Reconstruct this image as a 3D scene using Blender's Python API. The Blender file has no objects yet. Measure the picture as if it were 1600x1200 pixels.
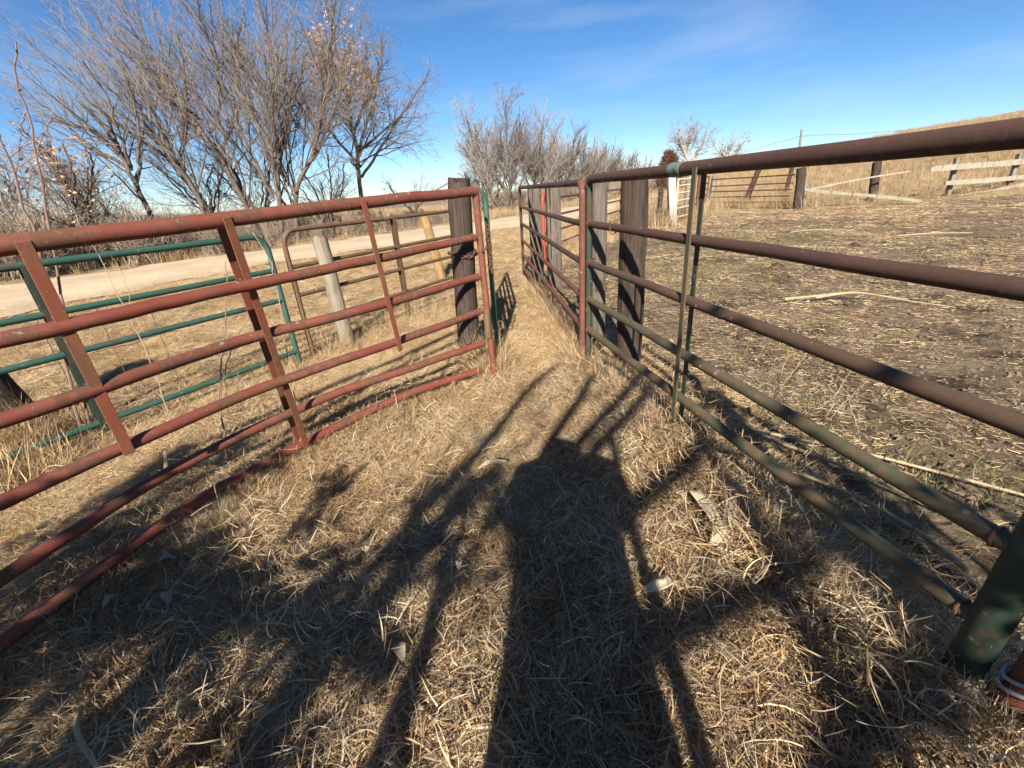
import bpy, math, random
import numpy as np
from mathutils import Vector, Matrix

random.seed(7)
RNG = np.random.default_rng(11)
scene = bpy.context.scene
COL = scene.collection

# ------------------------------------------------------------------ camera
cam_d = bpy.data.cameras.new('camera')
cam_d.sensor_width = 36.0
cam_d.lens = 36.0 * 680.0 / 1600.0
cam_d.clip_start = 0.02
cam_d.clip_end = 4000.0
cam = bpy.data.objects.new('camera', cam_d)
COL.objects.link(cam)
CAM_H = 1.28
cam.matrix_world = Matrix((
    (0.99755897, 0.06982913, 0.0, 0.0),
    (-0.02837891, 0.40541306, -0.913693, 0.0),
    (-0.06380238, 0.91146264, 0.40640511, CAM_H),
    (0, 0, 0, 1)))
scene.camera = cam

# ------------------------------------------------------------------ sky, sun, exposure
SUN_EL, SHADOW_AZ = math.radians(32.0), math.radians(6.0)
world = bpy.data.worlds.new('World')
scene.world = world
world.use_nodes = True
wn, wl = world.node_tree.nodes, world.node_tree.links
wn.clear()
w_out = wn.new('ShaderNodeOutputWorld')
w_bg = wn.new('ShaderNodeBackground')
w_bg.inputs['Strength'].default_value = 0.053
sky = wn.new('ShaderNodeTexSky')
sky.sky_type = 'NISHITA'
sky.sun_disc = False
sky.sun_elevation = SUN_EL
sky.sun_rotation = math.radians(180) + SHADOW_AZ
sky.altitude = 400
sky.air_density = 0.8
sky.dust_density = 0.15
sky.ozone_density = 4.5
# thin cirrus veil
tc = wn.new('ShaderNodeTexCoord')
mp = wn.new('ShaderNodeMapping')
mp.inputs['Scale'].default_value = (1.0, 2.2, 7.0)
mp.inputs['Rotation'].default_value = (0.15, 0.1, 0.5)
nz = wn.new('ShaderNodeTexNoise')
nz.inputs['Scale'].default_value = 1.6
nz.inputs['Detail'].default_value = 6
nz.inputs['Roughness'].default_value = 0.55
rp = wn.new('ShaderNodeMapRange')
rp.inputs['From Min'].default_value = 0.47
rp.inputs['From Max'].default_value = 0.80
rp.inputs['To Min'].default_value = 0.0
rp.inputs['To Max'].default_value = 0.30
mx = wn.new('ShaderNodeMix')
mx.data_type = 'RGBA'
mx.inputs['B'].default_value = (6.6, 7.2, 8.0, 1)
wl.new(tc.outputs['Generated'], mp.inputs['Vector'])
wl.new(mp.outputs['Vector'], nz.inputs['Vector'])
wl.new(nz.outputs['Fac'], rp.inputs['Value'])
wl.new(rp.outputs['Result'], mx.inputs['Factor'])
hs = wn.new('ShaderNodeHueSaturation')
hs.inputs['Saturation'].default_value = 1.15
wl.new(sky.outputs['Color'], hs.inputs['Color'])
wl.new(hs.outputs['Color'], mx.inputs['A'])
wl.new(mx.outputs['Result'], w_bg.inputs['Color'])
wl.new(w_bg.outputs['Background'], w_out.inputs['Surface'])

sun_d = bpy.data.lights.new('sun', 'SUN')
sun_d.energy = 4.6
sun_d.angle = math.radians(0.53)
sun_d.color = (1.0, 0.93, 0.82)
sun = bpy.data.objects.new('sun', sun_d)
COL.objects.link(sun)
sun_dir = Vector((math.sin(SHADOW_AZ), math.cos(SHADOW_AZ), -math.tan(SUN_EL))).normalized()
sun.rotation_euler = sun_dir.to_track_quat('-Z', 'Y').to_euler()
sun.location = (0, -20, 30)

scene.view_settings.view_transform = 'Standard'
scene.view_settings.look = 'None'
scene.view_settings.gamma = 1.0
scene.view_settings.exposure = 1.38
scene.view_settings.use_curve_mapping = False
scene.cycles.max_bounces = 6
scene.cycles.diffuse_bounces = 4
scene.cycles.glossy_bounces = 2
scene.cycles.transmission_bounces = 3
scene.cycles.adaptive_threshold = 0.04

# ------------------------------------------------------------------ material helpers
def new_mat(name):
    m = bpy.data.materials.new(name)
    m.use_nodes = True
    nt = m.node_tree
    nt.nodes.clear()
    out = nt.nodes.new('ShaderNodeOutputMaterial')
    b = nt.nodes.new('ShaderNodeBsdfPrincipled')
    nt.links.new(b.outputs['BSDF'], out.inputs['Surface'])
    b.inputs['Specular IOR Level'].default_value = 0.25
    return m, nt, b, out

def noise(nt, vec, scale, detail=5, rough=0.55):
    n = nt.nodes.new('ShaderNodeTexNoise')
    n.inputs['Scale'].default_value = scale
    n.inputs['Detail'].default_value = detail
    n.inputs['Roughness'].default_value = rough
    if vec is not None:
        nt.links.new(vec, n.inputs['Vector'])
    return n.outputs['Fac']

def ramp(nt, fac, a, b, lo=0.0, hi=1.0):
    r = nt.nodes.new('ShaderNodeMapRange')
    r.inputs['From Min'].default_value = a
    r.inputs['From Max'].default_value = b
    r.inputs['To Min'].default_value = lo
    r.inputs['To Max'].default_value = hi
    nt.links.new(fac, r.inputs['Value'])
    return r.outputs['Result']

def mix(nt, fac, a, b, blend='MIX'):
    m = nt.nodes.new('ShaderNodeMix')
    m.data_type = 'RGBA'
    m.blend_type = blend
    for sock, v in (('Factor', fac), ('A', a), ('B', b)):
        if isinstance(v, (int, float)):
            m.inputs[sock].default_value = v
        elif isinstance(v, tuple):
            m.inputs[sock].default_value = (*v, 1)
        else:
            nt.links.new(v, m.inputs[sock])
    return m.outputs['Result']

def scaled(nt, vec, s, rot=(0, 0, 0)):
    mp = nt.nodes.new('ShaderNodeMapping')
    mp.inputs['Scale'].default_value = s
    mp.inputs['Rotation'].default_value = rot
    nt.links.new(vec, mp.inputs['Vector'])
    return mp.outputs['Vector']

def coords(nt, kind='Object'):
    return nt.nodes.new('ShaderNodeTexCoord').outputs[kind]

def bump(nt, b, h, strength=0.3, dist=0.01):
    bn = nt.nodes.new('ShaderNodeBump')
    bn.inputs['Strength'].default_value = strength
    bn.inputs['Distance'].default_value = dist
    nt.links.new(h, bn.inputs['Height'])
    nt.links.new(bn.outputs['Normal'], b.inputs['Normal'])

def paint_mat(name, paint, faded, rust, amount, rough=0.55, streak=1.0):
    """Old painted steel pipe: paint faded by sun, rust patches, chips and dust."""
    m, nt, b, _ = new_mat(name)
    v = coords(nt)
    big = noise(nt, v, 3.5, 6, 0.6)
    med = noise(nt, v, 22, 8, 0.65)
    fine = noise(nt, v, 140, 6, 0.7)
    c = mix(nt, ramp(nt, big, 0.36, 0.64), paint, faded)
    k = nt.nodes.new('ShaderNodeMath'); k.operation = 'ADD'
    nt.links.new(ramp(nt, big, 0.25, 0.75, -0.25, 0.25), k.inputs[0])
    nt.links.new(med, k.inputs[1])
    rm = ramp(nt, k.outputs[0], 0.62 - amount * 0.35, 0.70 - amount * 0.30)
    c = mix(nt, rm, c, rust)
    c = mix(nt, ramp(nt, fine, 0.30, 0.75, 0.0, 0.55), c, tuple(x * 0.55 for x in rust), 'MIX')
    run = noise(nt, scaled(nt, v, (38, 38, 4)), 1.0, 4, 0.6)
    c = mix(nt, ramp(nt, run, 0.58, 0.72, 0.0, 0.6), c, tuple(x * 0.8 for x in rust))
    c = mix(nt, ramp(nt, med, 0.64, 0.70, 0.0, 0.6), c, (0.36, 0.29, 0.22))
    spk = noise(nt, v, 75, 2, 0.5)
    c = mix(nt, ramp(nt, spk, 0.735, 0.77, 0.0, 0.6), c, (0.42, 0.37, 0.31))
    nt.links.new(c, b.inputs['Base Color'])
    nt.links.new(ramp(nt, rm, 0, 1, rough, 0.85), b.inputs['Roughness'])
    b.inputs['Specular IOR Level'].default_value = 0.35
    bump(nt, b, med, 0.25, 0.004)
    return m

def wood_mat(name, dark, light, grain=60.0):
    m, nt, b, _ = new_mat(name)
    v = coords(nt)
    g = noise(nt, scaled(nt, v, (grain, grain, 2.6)), 1.0, 8, 0.7)
    g2 = noise(nt, scaled(nt, v, (14, 14, 1.2)), 1.0, 5, 0.6)
    c = mix(nt, ramp(nt, g, 0.35, 0.65), dark, light)
    c = mix(nt, ramp(nt, g2, 0.56, 0.68, 0, 0.75), c, tuple(x * 0.45 for x in dark))
    c = mix(nt, ramp(nt, noise(nt, v, 6, 4), 0.5, 0.75, 0, 0.5), c, tuple(min(1, x * 1.25) for x in light))
    nt.links.new(c, b.inputs['Base Color'])
    b.inputs['Roughness'].default_value = 0.9
    b.inputs['Specular IOR Level'].default_value = 0.15
    bump(nt, b, g, 0.8, 0.012)
    return m

def bark_mat(name, a, c2):
    m, nt, b, _ = new_mat(name)
    v = coords(nt)
    n = noise(nt, scaled(nt, v, (9, 9, 3)), 1.0, 6, 0.65)
    c = mix(nt, ramp(nt, n, 0.35, 0.65), a, c2)
    nt.links.new(c, b.inputs['Base Color'])
    b.inputs['Roughness'].default_value = 0.9
    b.inputs['Specular IOR Level'].default_value = 0.1
    return m

def straw_mat(name, gain=1.0, world_patch=True, transl=0.25):
    """Dry blades: per-blade tint from the mesh, plus broad patches over the ground."""
    m, nt, b, out = new_mat(name)
    at = nt.nodes.new('ShaderNodeAttribute')
    at.attribute_name = 'tint'
    c = at.outputs['Color']
    if world_patch:
        geo = nt.nodes.new('ShaderNodeNewGeometry')
        p = geo.outputs['Position']
        n = noise(nt, p, 1.4, 4, 0.6)
        c = mix(nt, ramp(nt, n, 0.42, 0.62, 0.0, 0.65), c, (0.74, 0.64, 0.54), 'MULTIPLY')
        n2 = noise(nt, p, 5.0, 3, 0.6)
        c = mix(nt, ramp(nt, n2, 0.45, 0.7, 0.0, 0.5), c, (0.80, 0.68, 0.55), 'MULTIPLY')
    oi = nt.nodes.new('ShaderNodeObjectInfo')
    hv = nt.nodes.new('ShaderNodeHueSaturation')
    nt.links.new(ramp(nt, oi.outputs['Random'], 0, 1, 0.95 * gain, 1.5 * gain), hv.inputs['Value'])
    nt.links.new(c, hv.inputs['Color'])
    c = hv.outputs['Color']
    nt.links.new(c, b.inputs['Base Color'])
    b.inputs['Roughness'].default_value = 0.75
    b.inputs['Specular IOR Level'].default_value = 0.2
    tr = nt.nodes.new('ShaderNodeBsdfTranslucent')
    nt.links.new(c, tr.inputs['Color'])
    ms = nt.nodes.new('ShaderNodeMixShader')
    ms.inputs['Fac'].default_value = transl
    nt.links.new(b.outputs['BSDF'], ms.inputs[1])
    nt.links.new(tr.outputs['BSDF'], ms.inputs[2])
    nt.links.new(ms.outputs['Shader'], out.inputs['Surface'])
    return m

def plain_mat(name, a, c2, scale=30, rough=0.85):
    m, nt, b, _ = new_mat(name)
    n = noise(nt, coords(nt), scale, 5, 0.6)
    nt.links.new(mix(nt, ramp(nt, n, 0.35, 0.65), a, c2), b.inputs['Base Color'])
    b.inputs['Roughness'].default_value = rough
    return m

M = {}
M['red'] = paint_mat('red_gate_paint', (0.180, 0.042, 0.028), (0.235, 0.082, 0.054), (0.125, 0.054, 0.032), 0.38)
M['red_strap'] = paint_mat('red_strap_paint', (0.21, 0.060, 0.033), (0.24, 0.088, 0.050), (0.15, 0.066, 0.034), 0.45)
M['red_bright'] = paint_mat('bright_red_paint', (0.36, 0.040, 0.022), (0.40, 0.07, 0.04), (0.2, 0.06, 0.03), 0.15)
M['maroon'] = paint_mat('maroon_rust_paint', (0.080, 0.038, 0.030), (0.105, 0.054, 0.044), (0.072, 0.038, 0.025), 0.55)
M['maroon_green'] = paint_mat('maroon_green_paint', (0.095, 0.068, 0.042), (0.092, 0.046, 0.034), (0.085, 0.050, 0.030), 0.5)
M['olive'] = paint_mat('olive_worn_paint', (0.085, 0.085, 0.045), (0.055, 0.075, 0.045), (0.115, 0.075, 0.042), 0.45)
M['dark_green'] = paint_mat('dark_green_paint', (0.016, 0.040, 0.028), (0.032, 0.056, 0.038), (0.06, 0.045, 0.027), 0.3)
M['green'] = paint_mat('green_gate_paint', (0.020, 0.085, 0.060), (0.035, 0.105, 0.078), (0.06, 0.06, 0.04), 0.15)
M['pale_green'] = paint_mat('pale_green_paint', (0.11, 0.20, 0.16), (0.16, 0.24, 0.20), (0.10, 0.08, 0.05), 0.2)
M['brown'] = paint_mat('brown_gate_rust', (0.14, 0.10, 0.055), (0.12, 0.095, 0.055), (0.13, 0.065, 0.035), 0.6)
M['rust'] = paint_mat('rust_gate', (0.17, 0.065, 0.045), (0.15, 0.05, 0.04), (0.12, 0.05, 0.03), 0.5)
M['cream'] = paint_mat('cream_panel_paint', (0.62, 0.55, 0.40), (0.66, 0.60, 0.46), (0.35, 0.22, 0.12), 0.1)
M['yellow'] = paint_mat('yellow_paint', (0.55, 0.33, 0.05), (0.5, 0.32, 0.08), (0.3, 0.14, 0.05), 0.2)
M['chain'] = paint_mat('rusty_chain_steel', (0.07, 0.045, 0.035), (0.10, 0.06, 0.04), (0.12, 0.055, 0.03), 0.6)
M['wire'] = paint_mat('fence_wire', (0.10, 0.085, 0.075), (0.13, 0.11, 0.09), (0.12, 0.07, 0.045), 0.4)
M['wood_dark'] = wood_mat('creosote_wood', (0.026, 0.019, 0.015), (0.085, 0.060, 0.046))
M['wood_grey'] = wood_mat('grey_weathered_wood', (0.115, 0.098, 0.082), (0.25, 0.22, 0.185))
M['wood_shaded'] = wood_mat('shaded_grey_wood', (0.055, 0.045, 0.036), (0.16, 0.132, 0.105))  # grey wood darkened to stand in for gate shadows on the posts
M['wood_bleached'] = wood_mat('bleached_wood', (0.19, 0.165, 0.125), (0.36, 0.32, 0.245))
M['wood_pale'] = wood_mat('pale_weathered_wood', (0.15, 0.125, 0.092), (0.29, 0.245, 0.185))
M['wood_gold'] = wood_mat('yellow_treated_wood', (0.19, 0.115, 0.048), (0.33, 0.215, 0.10))
M['wood_white'] = wood_mat('whitewashed_wood', (0.29, 0.265, 0.225), (0.45, 0.415, 0.36))
M['bark'] = bark_mat('grey_bark', (0.075, 0.058, 0.048), (0.15, 0.12, 0.10))
M['twig'] = bark_mat('twig_bark', (0.16, 0.13, 0.11), (0.265, 0.222, 0.19))
M['twig_pale'] = bark_mat('pale_twig_bark', (0.25, 0.215, 0.185), (0.34, 0.30, 0.26))
M['twig_red'] = bark_mat('reddish_stem', (0.17, 0.10, 0.085), (0.24, 0.17, 0.14))
M['juniper'] = bark_mat('rusty_juniper', (0.10, 0.048, 0.028), (0.16, 0.085, 0.05))
M['straw'] = straw_mat('dry_straw', 1.14)
M['straw_leaf'] = straw_mat('dry_leafy_grass', 1.08, True, 0.28)
M['straw_far'] = straw_mat('dry_field_grass', 0.92)
M['husk'] = plain_mat('corn_husk', (0.55, 0.46, 0.31), (0.42, 0.34, 0.22), 40)
M['leaf'] = plain_mat('pale_dead_leaf', (0.30, 0.25, 0.185), (0.20, 0.16, 0.115), 50)
M['leaf_tan'] = plain_mat('tan_tree_leaf', (0.46, 0.29, 0.17), (0.36, 0.22, 0.13), 4)
M['stalk'] = plain_mat('dry_stalk', (0.40, 0.32, 0.20), (0.29, 0.22, 0.13), 25)
M['twine'] = plain_mat('pale_twine', (0.42, 0.41, 0.38), (0.32, 0.31, 0.29), 60)
M['coat'] = plain_mat('coat_cloth', (0.05, 0.06, 0.08), (0.07, 0.08, 0.1), 20)
M['jeans'] = plain_mat('denim', (0.05, 0.07, 0.13), (0.08, 0.1, 0.16), 40)
M['skin'] = plain_mat('skin', (0.50, 0.32, 0.24), (0.46, 0.28, 0.2), 15)
M['plastic'] = plain_mat('black_plastic', (0.02, 0.02, 0.02), (0.03, 0.03, 0.03), 15, 0.4)

# ------------------------------------------------------------------ mesh helpers
class MB:
    def __init__(self):
        self.v, self.f = [], []
    def tube(self, pts, r, n=12, cap=True):
        pts = [Vector(p) for p in pts]
        k = len(pts)
        rs = r if isinstance(r, (list, tuple)) else [r] * k
        base = len(self.v)
        prev = None
        for i, p in enumerate(pts):
            t = (pts[min(i + 1, k - 1)] - pts[max(i - 1, 0)])
            t.normalize()
            if prev is None:
                a = Vector((0, 0, 1)) if abs(t.z) < 0.9 else Vector((1, 0, 0))
                u = t.cross(a).normalized()
            else:
                u = (prev - t * prev.dot(t)).normalized()
            prev = u
            w = t.cross(u)
            for j in range(n):
                a = 2 * math.pi * j / n
                self.v.append(tuple(p + (u * math.cos(a) + w * math.sin(a)) * rs[i]))
        for i in range(k - 1):
            for j in range(n):
                a = base + i * n + j
                b2 = base + i * n + (j + 1) % n
                self.f.append((a, b2, b2 + n, a + n))
        if cap:
            self.f.append(tuple(base + j for j in reversed(range(n))))
            self.f.append(tuple(base + (k - 1) * n + j for j in range(n)))
        return self
    def box(self, c, ax, ay, az):
        """box from centre and three half-extent vectors"""
        c, ax, ay, az = Vector(c), Vector(ax), Vector(ay), Vector(az)
        b = len(self.v)
        for sx in (-1, 1):
            for sy in (-1, 1):
                for sz in (-1, 1):
                    self.v.append(tuple(c + ax * sx + ay * sy + az * sz))
        for q in ((0, 1, 3, 2), (4, 6, 7, 5), (0, 4, 5, 1), (2, 3, 7, 6), (0, 2, 6, 4), (1, 5, 7, 3)):
            self.f.append(tuple(b + i for i in q))
        return self
    def bar(self, p0, p1, wdir, w, d):
        """flat bar from p0 to p1, width w along wdir, thickness d"""
        p0, p1 = Vector(p0), Vector(p1)
        t = (p1 - p0)
        wv = Vector(wdir) - t.normalized() * Vector(wdir).dot(t.normalized())
        wv.normalize()
        nv = t.normalized().cross(wv)
        return self.box((p0 + p1) / 2, t / 2, wv * w / 2, nv * d / 2)
    def build(self, name, mat, parent=None, smooth=True, bevel=0.0):
        off = Vector(parent.location) if parent is not None else Vector((0, 0, 0))
        if parent is not None and parent.parent is not None:
            off = off + Vector(parent.parent.location)
        me = bpy.data.meshes.new(name)
        vv = np.array(self.v, dtype=np.float64) - np.array(off)
        me.from_pydata(vv.tolist(), [], self.f)
        me.materials.append(M[mat] if isinstance(mat, str) else mat)
        if smooth:
            me.polygons.foreach_set('use_smooth', [True] * len(me.polygons))
            me.set_sharp_from_angle(angle=math.radians(50))
        me.update()
        o = bpy.data.objects.new(name, me)
        COL.objects.link(o)
        if parent is not None:
            o.parent = parent
        if bevel:
            b = o.modifiers.new('bevel', 'BEVEL')
            b.width = bevel
            b.segments = 2
        return o

def tag(o, label=None, cat=None, group=None, kind=None):
    if label: o['label'] = label
    if cat: o['category'] = cat
    if group: o['group'] = group
    if kind: o['kind'] = kind
    return o

def thing(name, loc, label, cat, group=None):
    o = bpy.data.objects.new(name, None)
    o.empty_display_size = 0.1
    COL.objects.link(o)
    o.location = loc
    return tag(o, label, cat, group)

def lerp(a, b, t):
    return tuple(x + (y - x) * t for x, y in zip(a, b))

# ------------------------------------------------------------------ terrain
def sstep(a, b, x):
    t = np.clip((x - a) / (b - a), 0, 1)
    return t * t * (3 - 2 * t)

def vnoise(x, y, s, seed=0):
    """cheap smooth value noise"""
    x = np.asarray(x) * s + seed * 17.3
    y = np.asarray(y) * s + seed * 5.7
    xi, yi = np.floor(x), np.floor(y)
    xf, yf = x - xi, y - yi
    def h(a, b):
        v = np.sin(a * 127.1 + b * 311.7 + seed * 3.3) * 43758.5453
        return v - np.floor(v)
    u, w = xf * xf * (3 - 2 * xf), yf * yf * (3 - 2 * yf)
    return (h(xi, yi) * (1 - u) + h(xi + 1, yi) * u) * (1 - w) + (h(xi, yi + 1) * (1 - u) + h(xi + 1, yi + 1) * u) * w

GATE_R = [(1.25, -0.6), (1.06, 0.55), (0.585, 3.09), (0.33, 7.3), (0.8, 8.3), (3.74, 14.36), (5.4, 14.5), (9.4, 20.9), (10.9, 17.0), (14.4, 17.9), (16.7, 17.1), (30, 19)]
def seg_x(y, pts):
    ys = np.array([p[1] for p in pts]); xs = np.array([p[0] for p in pts])
    return np.interp(y, ys, xs)
LANE_EDGE = [(1.35, -3.0), (1.25, -0.6), (1.06, 0.55), (0.585, 3.09), (0.40, 7.3), (0.9, 8.3), (3.74, 14.36), (5.4, 14.6), (9.4, 17.6), (9.4, 40.0)]

def yard_mask(x, y):
    xe = seg_x(y, LANE_EDGE)
    m = sstep(-0.05, 0.35, x - xe)
    yf = np.interp(x, [-5, 5, 9, 10.9, 14, 18, 40], [14.5, 14.6, 18.5, 16.7, 16.2, 15.4, 14.6])
    return m * (1 - sstep(-0.8, 0.5, y - yf))

def terrain(x, y):
    x = np.asarray(x, float); y = np.asarray(y, float)
    r = np.hypot(x, y)
    az = np.degrees(np.arctan2(x, y))
    z = np.zeros_like(x) - 0.045
    # grassy hill on the right, past the yard fence
    A = np.interp(az, [-180, 10, 20, 26.5, 35, 43, 47, 60, 90, 150, 180], [0, 0, 0.6, 2.4, 4.4, 6.2, 6.9, 8.5, 8.0, 0, 0])
    z = z + A * sstep(17, 105, r) + 0.0022 * np.clip(r - 120, 0, 400) * (A > 0.5)
    # shallow valley and far ridge on the left
    L = np.interp(az, [-180, -120, -70, 2, 14, 30, 180], [0, 0, 1, 1, 0.6, 0, 0])
    z = z - 7.0 * L * sstep(45, 220, r)
    ridge = np.interp(az, [-180, -70, -46, -40, -33, -22, -9, 0, 12, 24, 40, 180], [8, 9.5, 9.0, 6.5, 4.2, 3.0, 1.6, 3.2, 4.4, 5.0, 4, 6])
    z = z + ridge * sstep(270, 420, r) * np.clip(L + 0.4, 0, 1)
    # small lumps
    near = 1 - sstep(20, 60, r)
    ym = yard_mask(x, y)
    z = z + near * ((vnoise(x, y, 1.1, 1) - 0.5) * 0.05 + (vnoise(x, y, 4.0, 2) - 0.5) * (0.018 + 0.02 * ym))
    gx = np.interp(y, [-0.6, 0.55, 3.09, 7.3], [1.25, 1.06, 0.585, 0.33])
    z = z + 0.055 * np.exp(-((x - gx + 0.03) / 0.16) ** 2) * (y < 3.2) * (y > -1.5) * (0.5 + 0.8 * vnoise(x, y, 1.7, 14))
    z = z + near * ym * (vnoise(x, y, 9.0, 3) - 0.5) * 0.022
    z = z + sstep(20, 60, r) * (vnoise(x, y, 0.08, 4) - 0.5) * 0.7
    return z

def T(x, y):
    return float(terrain(np.array([x]), np.array([y]))[0])

def ground_mat():
    m, nt, b, _ = new_mat('ground_soil')
    geo = nt.nodes.new('ShaderNodeNewGeometry')
    p = geo.outputs['Position']
    at = nt.nodes.new('ShaderNodeAttribute')
    at.attribute_name = 'zone'
    sp = nt.nodes.new('ShaderNodeSeparateColor')
    nt.links.new(at.outputs['Color'], sp.inputs['Color'])
    dirt_f, green_f, far_f = sp.outputs['Red'], sp.outputs['Green'], sp.outputs['Blue']
    n1 = noise(nt, p, 1.1, 6, 0.65)
    n2 = noise(nt, p, 9.0, 8, 0.7)
    n3 = noise(nt, p, 55.0, 6, 0.7)
    thatch = mix(nt, ramp(nt, n2, 0.35, 0.65), (0.20, 0.138, 0.076), (0.32, 0.228, 0.128))
    thatch = mix(nt, ramp(nt, n3, 0.4, 0.65, 0, 0.8), thatch, (0.36, 0.26, 0.15))
    dirt = mix(nt, ramp(nt, n1, 0.38, 0.62), (0.125, 0.084, 0.053), (0.235, 0.170, 0.110))
    dirt = mix(nt, ramp(nt, n2, 0.46, 0.64, 0, 0.75), dirt, (0.33, 0.255, 0.17))
    dirt = mix(nt, ramp(nt, n3, 0.56, 0.66, 0, 0.7), dirt, (0.43, 0.34, 0.225))
    dirt = mix(nt, ramp(nt, noise(nt, p, 2.6, 5, 0.7), 0.50, 0.64, 0, 0.85), dirt, (0.052, 0.036, 0.025))
    c = mix(nt, dirt_f, thatch, dirt)
    gm = nt.nodes.new('ShaderNodeMath'); gm.operation = 'MULTIPLY'
    nt.links.new(green_f, gm.inputs[0])
    nt.links.new(ramp(nt, n2, 0.40, 0.62), gm.inputs[1])
    c = mix(nt, gm.outputs[0], c, (0.16, 0.165, 0.05))
    field = mix(nt, ramp(nt, noise(nt, scaled(nt, p, (0.12, 0.3, 0.3)), 1, 6, 0.65), 0.38, 0.62), (0.27, 0.195, 0.105), (0.41, 0.31, 0.18))
    field = mix(nt, ramp(nt, noise(nt, p, 0.9, 6, 0.7), 0.48, 0.70, 0, 0.7), field, (0.19, 0.13, 0.075))
    c = mix(nt, far_f, c, field)
    nt.links.new(c, b.inputs['Base Color'])
    b.inputs['Roughness'].default_value = 1.0
    b.inputs['Specular IOR Level'].default_value = 0.05
    vo = nt.nodes.new('ShaderNodeTexVoronoi')
    vo.feature = 'SMOOTH_F1'
    vo.inputs['Scale'].default_value = 6.5
    wv = nt.nodes.new('ShaderNodeVectorMath'); wv.operation = 'MULTIPLY_ADD'
    nt.links.new(p, wv.inputs[0]); wv.inputs[1].default_value = (1, 1, 1)
    nz3 = nt.nodes.new('ShaderNodeTexNoise'); nz3.inputs['Scale'].default_value = 3.0
    nt.links.new(p, nz3.inputs['Vector']); nt.links.new(nz3.outputs['Color'], wv.inputs[2])
    nt.links.new(wv.outputs[0], vo.inputs['Vector'])
    pock = ramp(nt, vo.outputs['Distance'], 0.10, 0.45, 0.0, 0.6)
    pm = nt.nodes.new('ShaderNodeMath'); pm.operation = 'MULTIPLY'
    nt.links.new(pock, pm.inputs[0]); nt.links.new(dirt_f, pm.inputs[1])
    h = nt.nodes.new('ShaderNodeMath'); h.operation = 'ADD'
    nt.links.new(n2, h.inputs[0]); nt.links.new(n3, h.inputs[1])
    h2 = nt.nodes.new('ShaderNodeMath'); h2.operation = 'ADD'
    nt.links.new(h.outputs[0], h2.inputs[0]); nt.links.new(pm.outputs[0], h2.inputs[1])
    bump(nt, b, h2.outputs[0], 1.0, 0.035)
    return m

def build_ground():
    nr, na = 300, 420
    rr = np.concatenate([[0.0], np.geomspace(0.12, 1600, nr)])
    aa = np.linspace(-math.pi, math.pi, na, endpoint=False)
    X = rr[:, None] * np.sin(aa)[None, :]
    Y = rr[:, None] * np.cos(aa)[None, :]
    Z = terrain(X, Y)
    v = np.stack([X, Y, Z], -1).reshape(-1, 3)
    i, j = np.meshgrid(np.arange(nr), np.arange(na), indexing='ij')
    a = i * na + j
    b2 = i * na + (j + 1) % na
    f = np.stack([a, a + na, b2 + na, b2], -1).reshape(-1, 4)
    me = bpy.data.meshes.new('ground')
    me.from_pydata(v.tolist(), [], f.tolist())
    me.polygons.foreach_set('use_smooth', [True] * len(me.polygons))
    at = me.color_attributes.new('zone', 'FLOAT_COLOR', 'POINT')
    x, y = v[:, 0], v[:, 1]
    r = np.hypot(x, y)
    ym = yard_mask(x, y)
    gr = ym * 0.75 * np.clip(np.exp(-((x - 2.5) ** 2 / 0.8 + (y - 7.0) ** 2 / 1.2)) + 0.8 * np.exp(-((x - 5.0) ** 2 / 4 + (y - 9.8) ** 2 / 2)) + 0.8 * np.exp(-((x - 1.75) ** 2 / .15 + (y - 1.75) ** 2 / .3)), 0, 1)
    far = (1 - ym) * sstep(5, 14, r)
    col = np.stack([ym, gr, far, np.ones_like(x)], -1).astype(np.float32)
    at.data.foreach_set('color', col.ravel())
    me.materials.append(ground_mat())
    o = bpy.data.objects.new('ground', me)
    COL.objects.link(o)
    tag(o, 'dry pasture ground with bare dirt yard and grassy hill', kind='structure')
build_ground()

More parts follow.
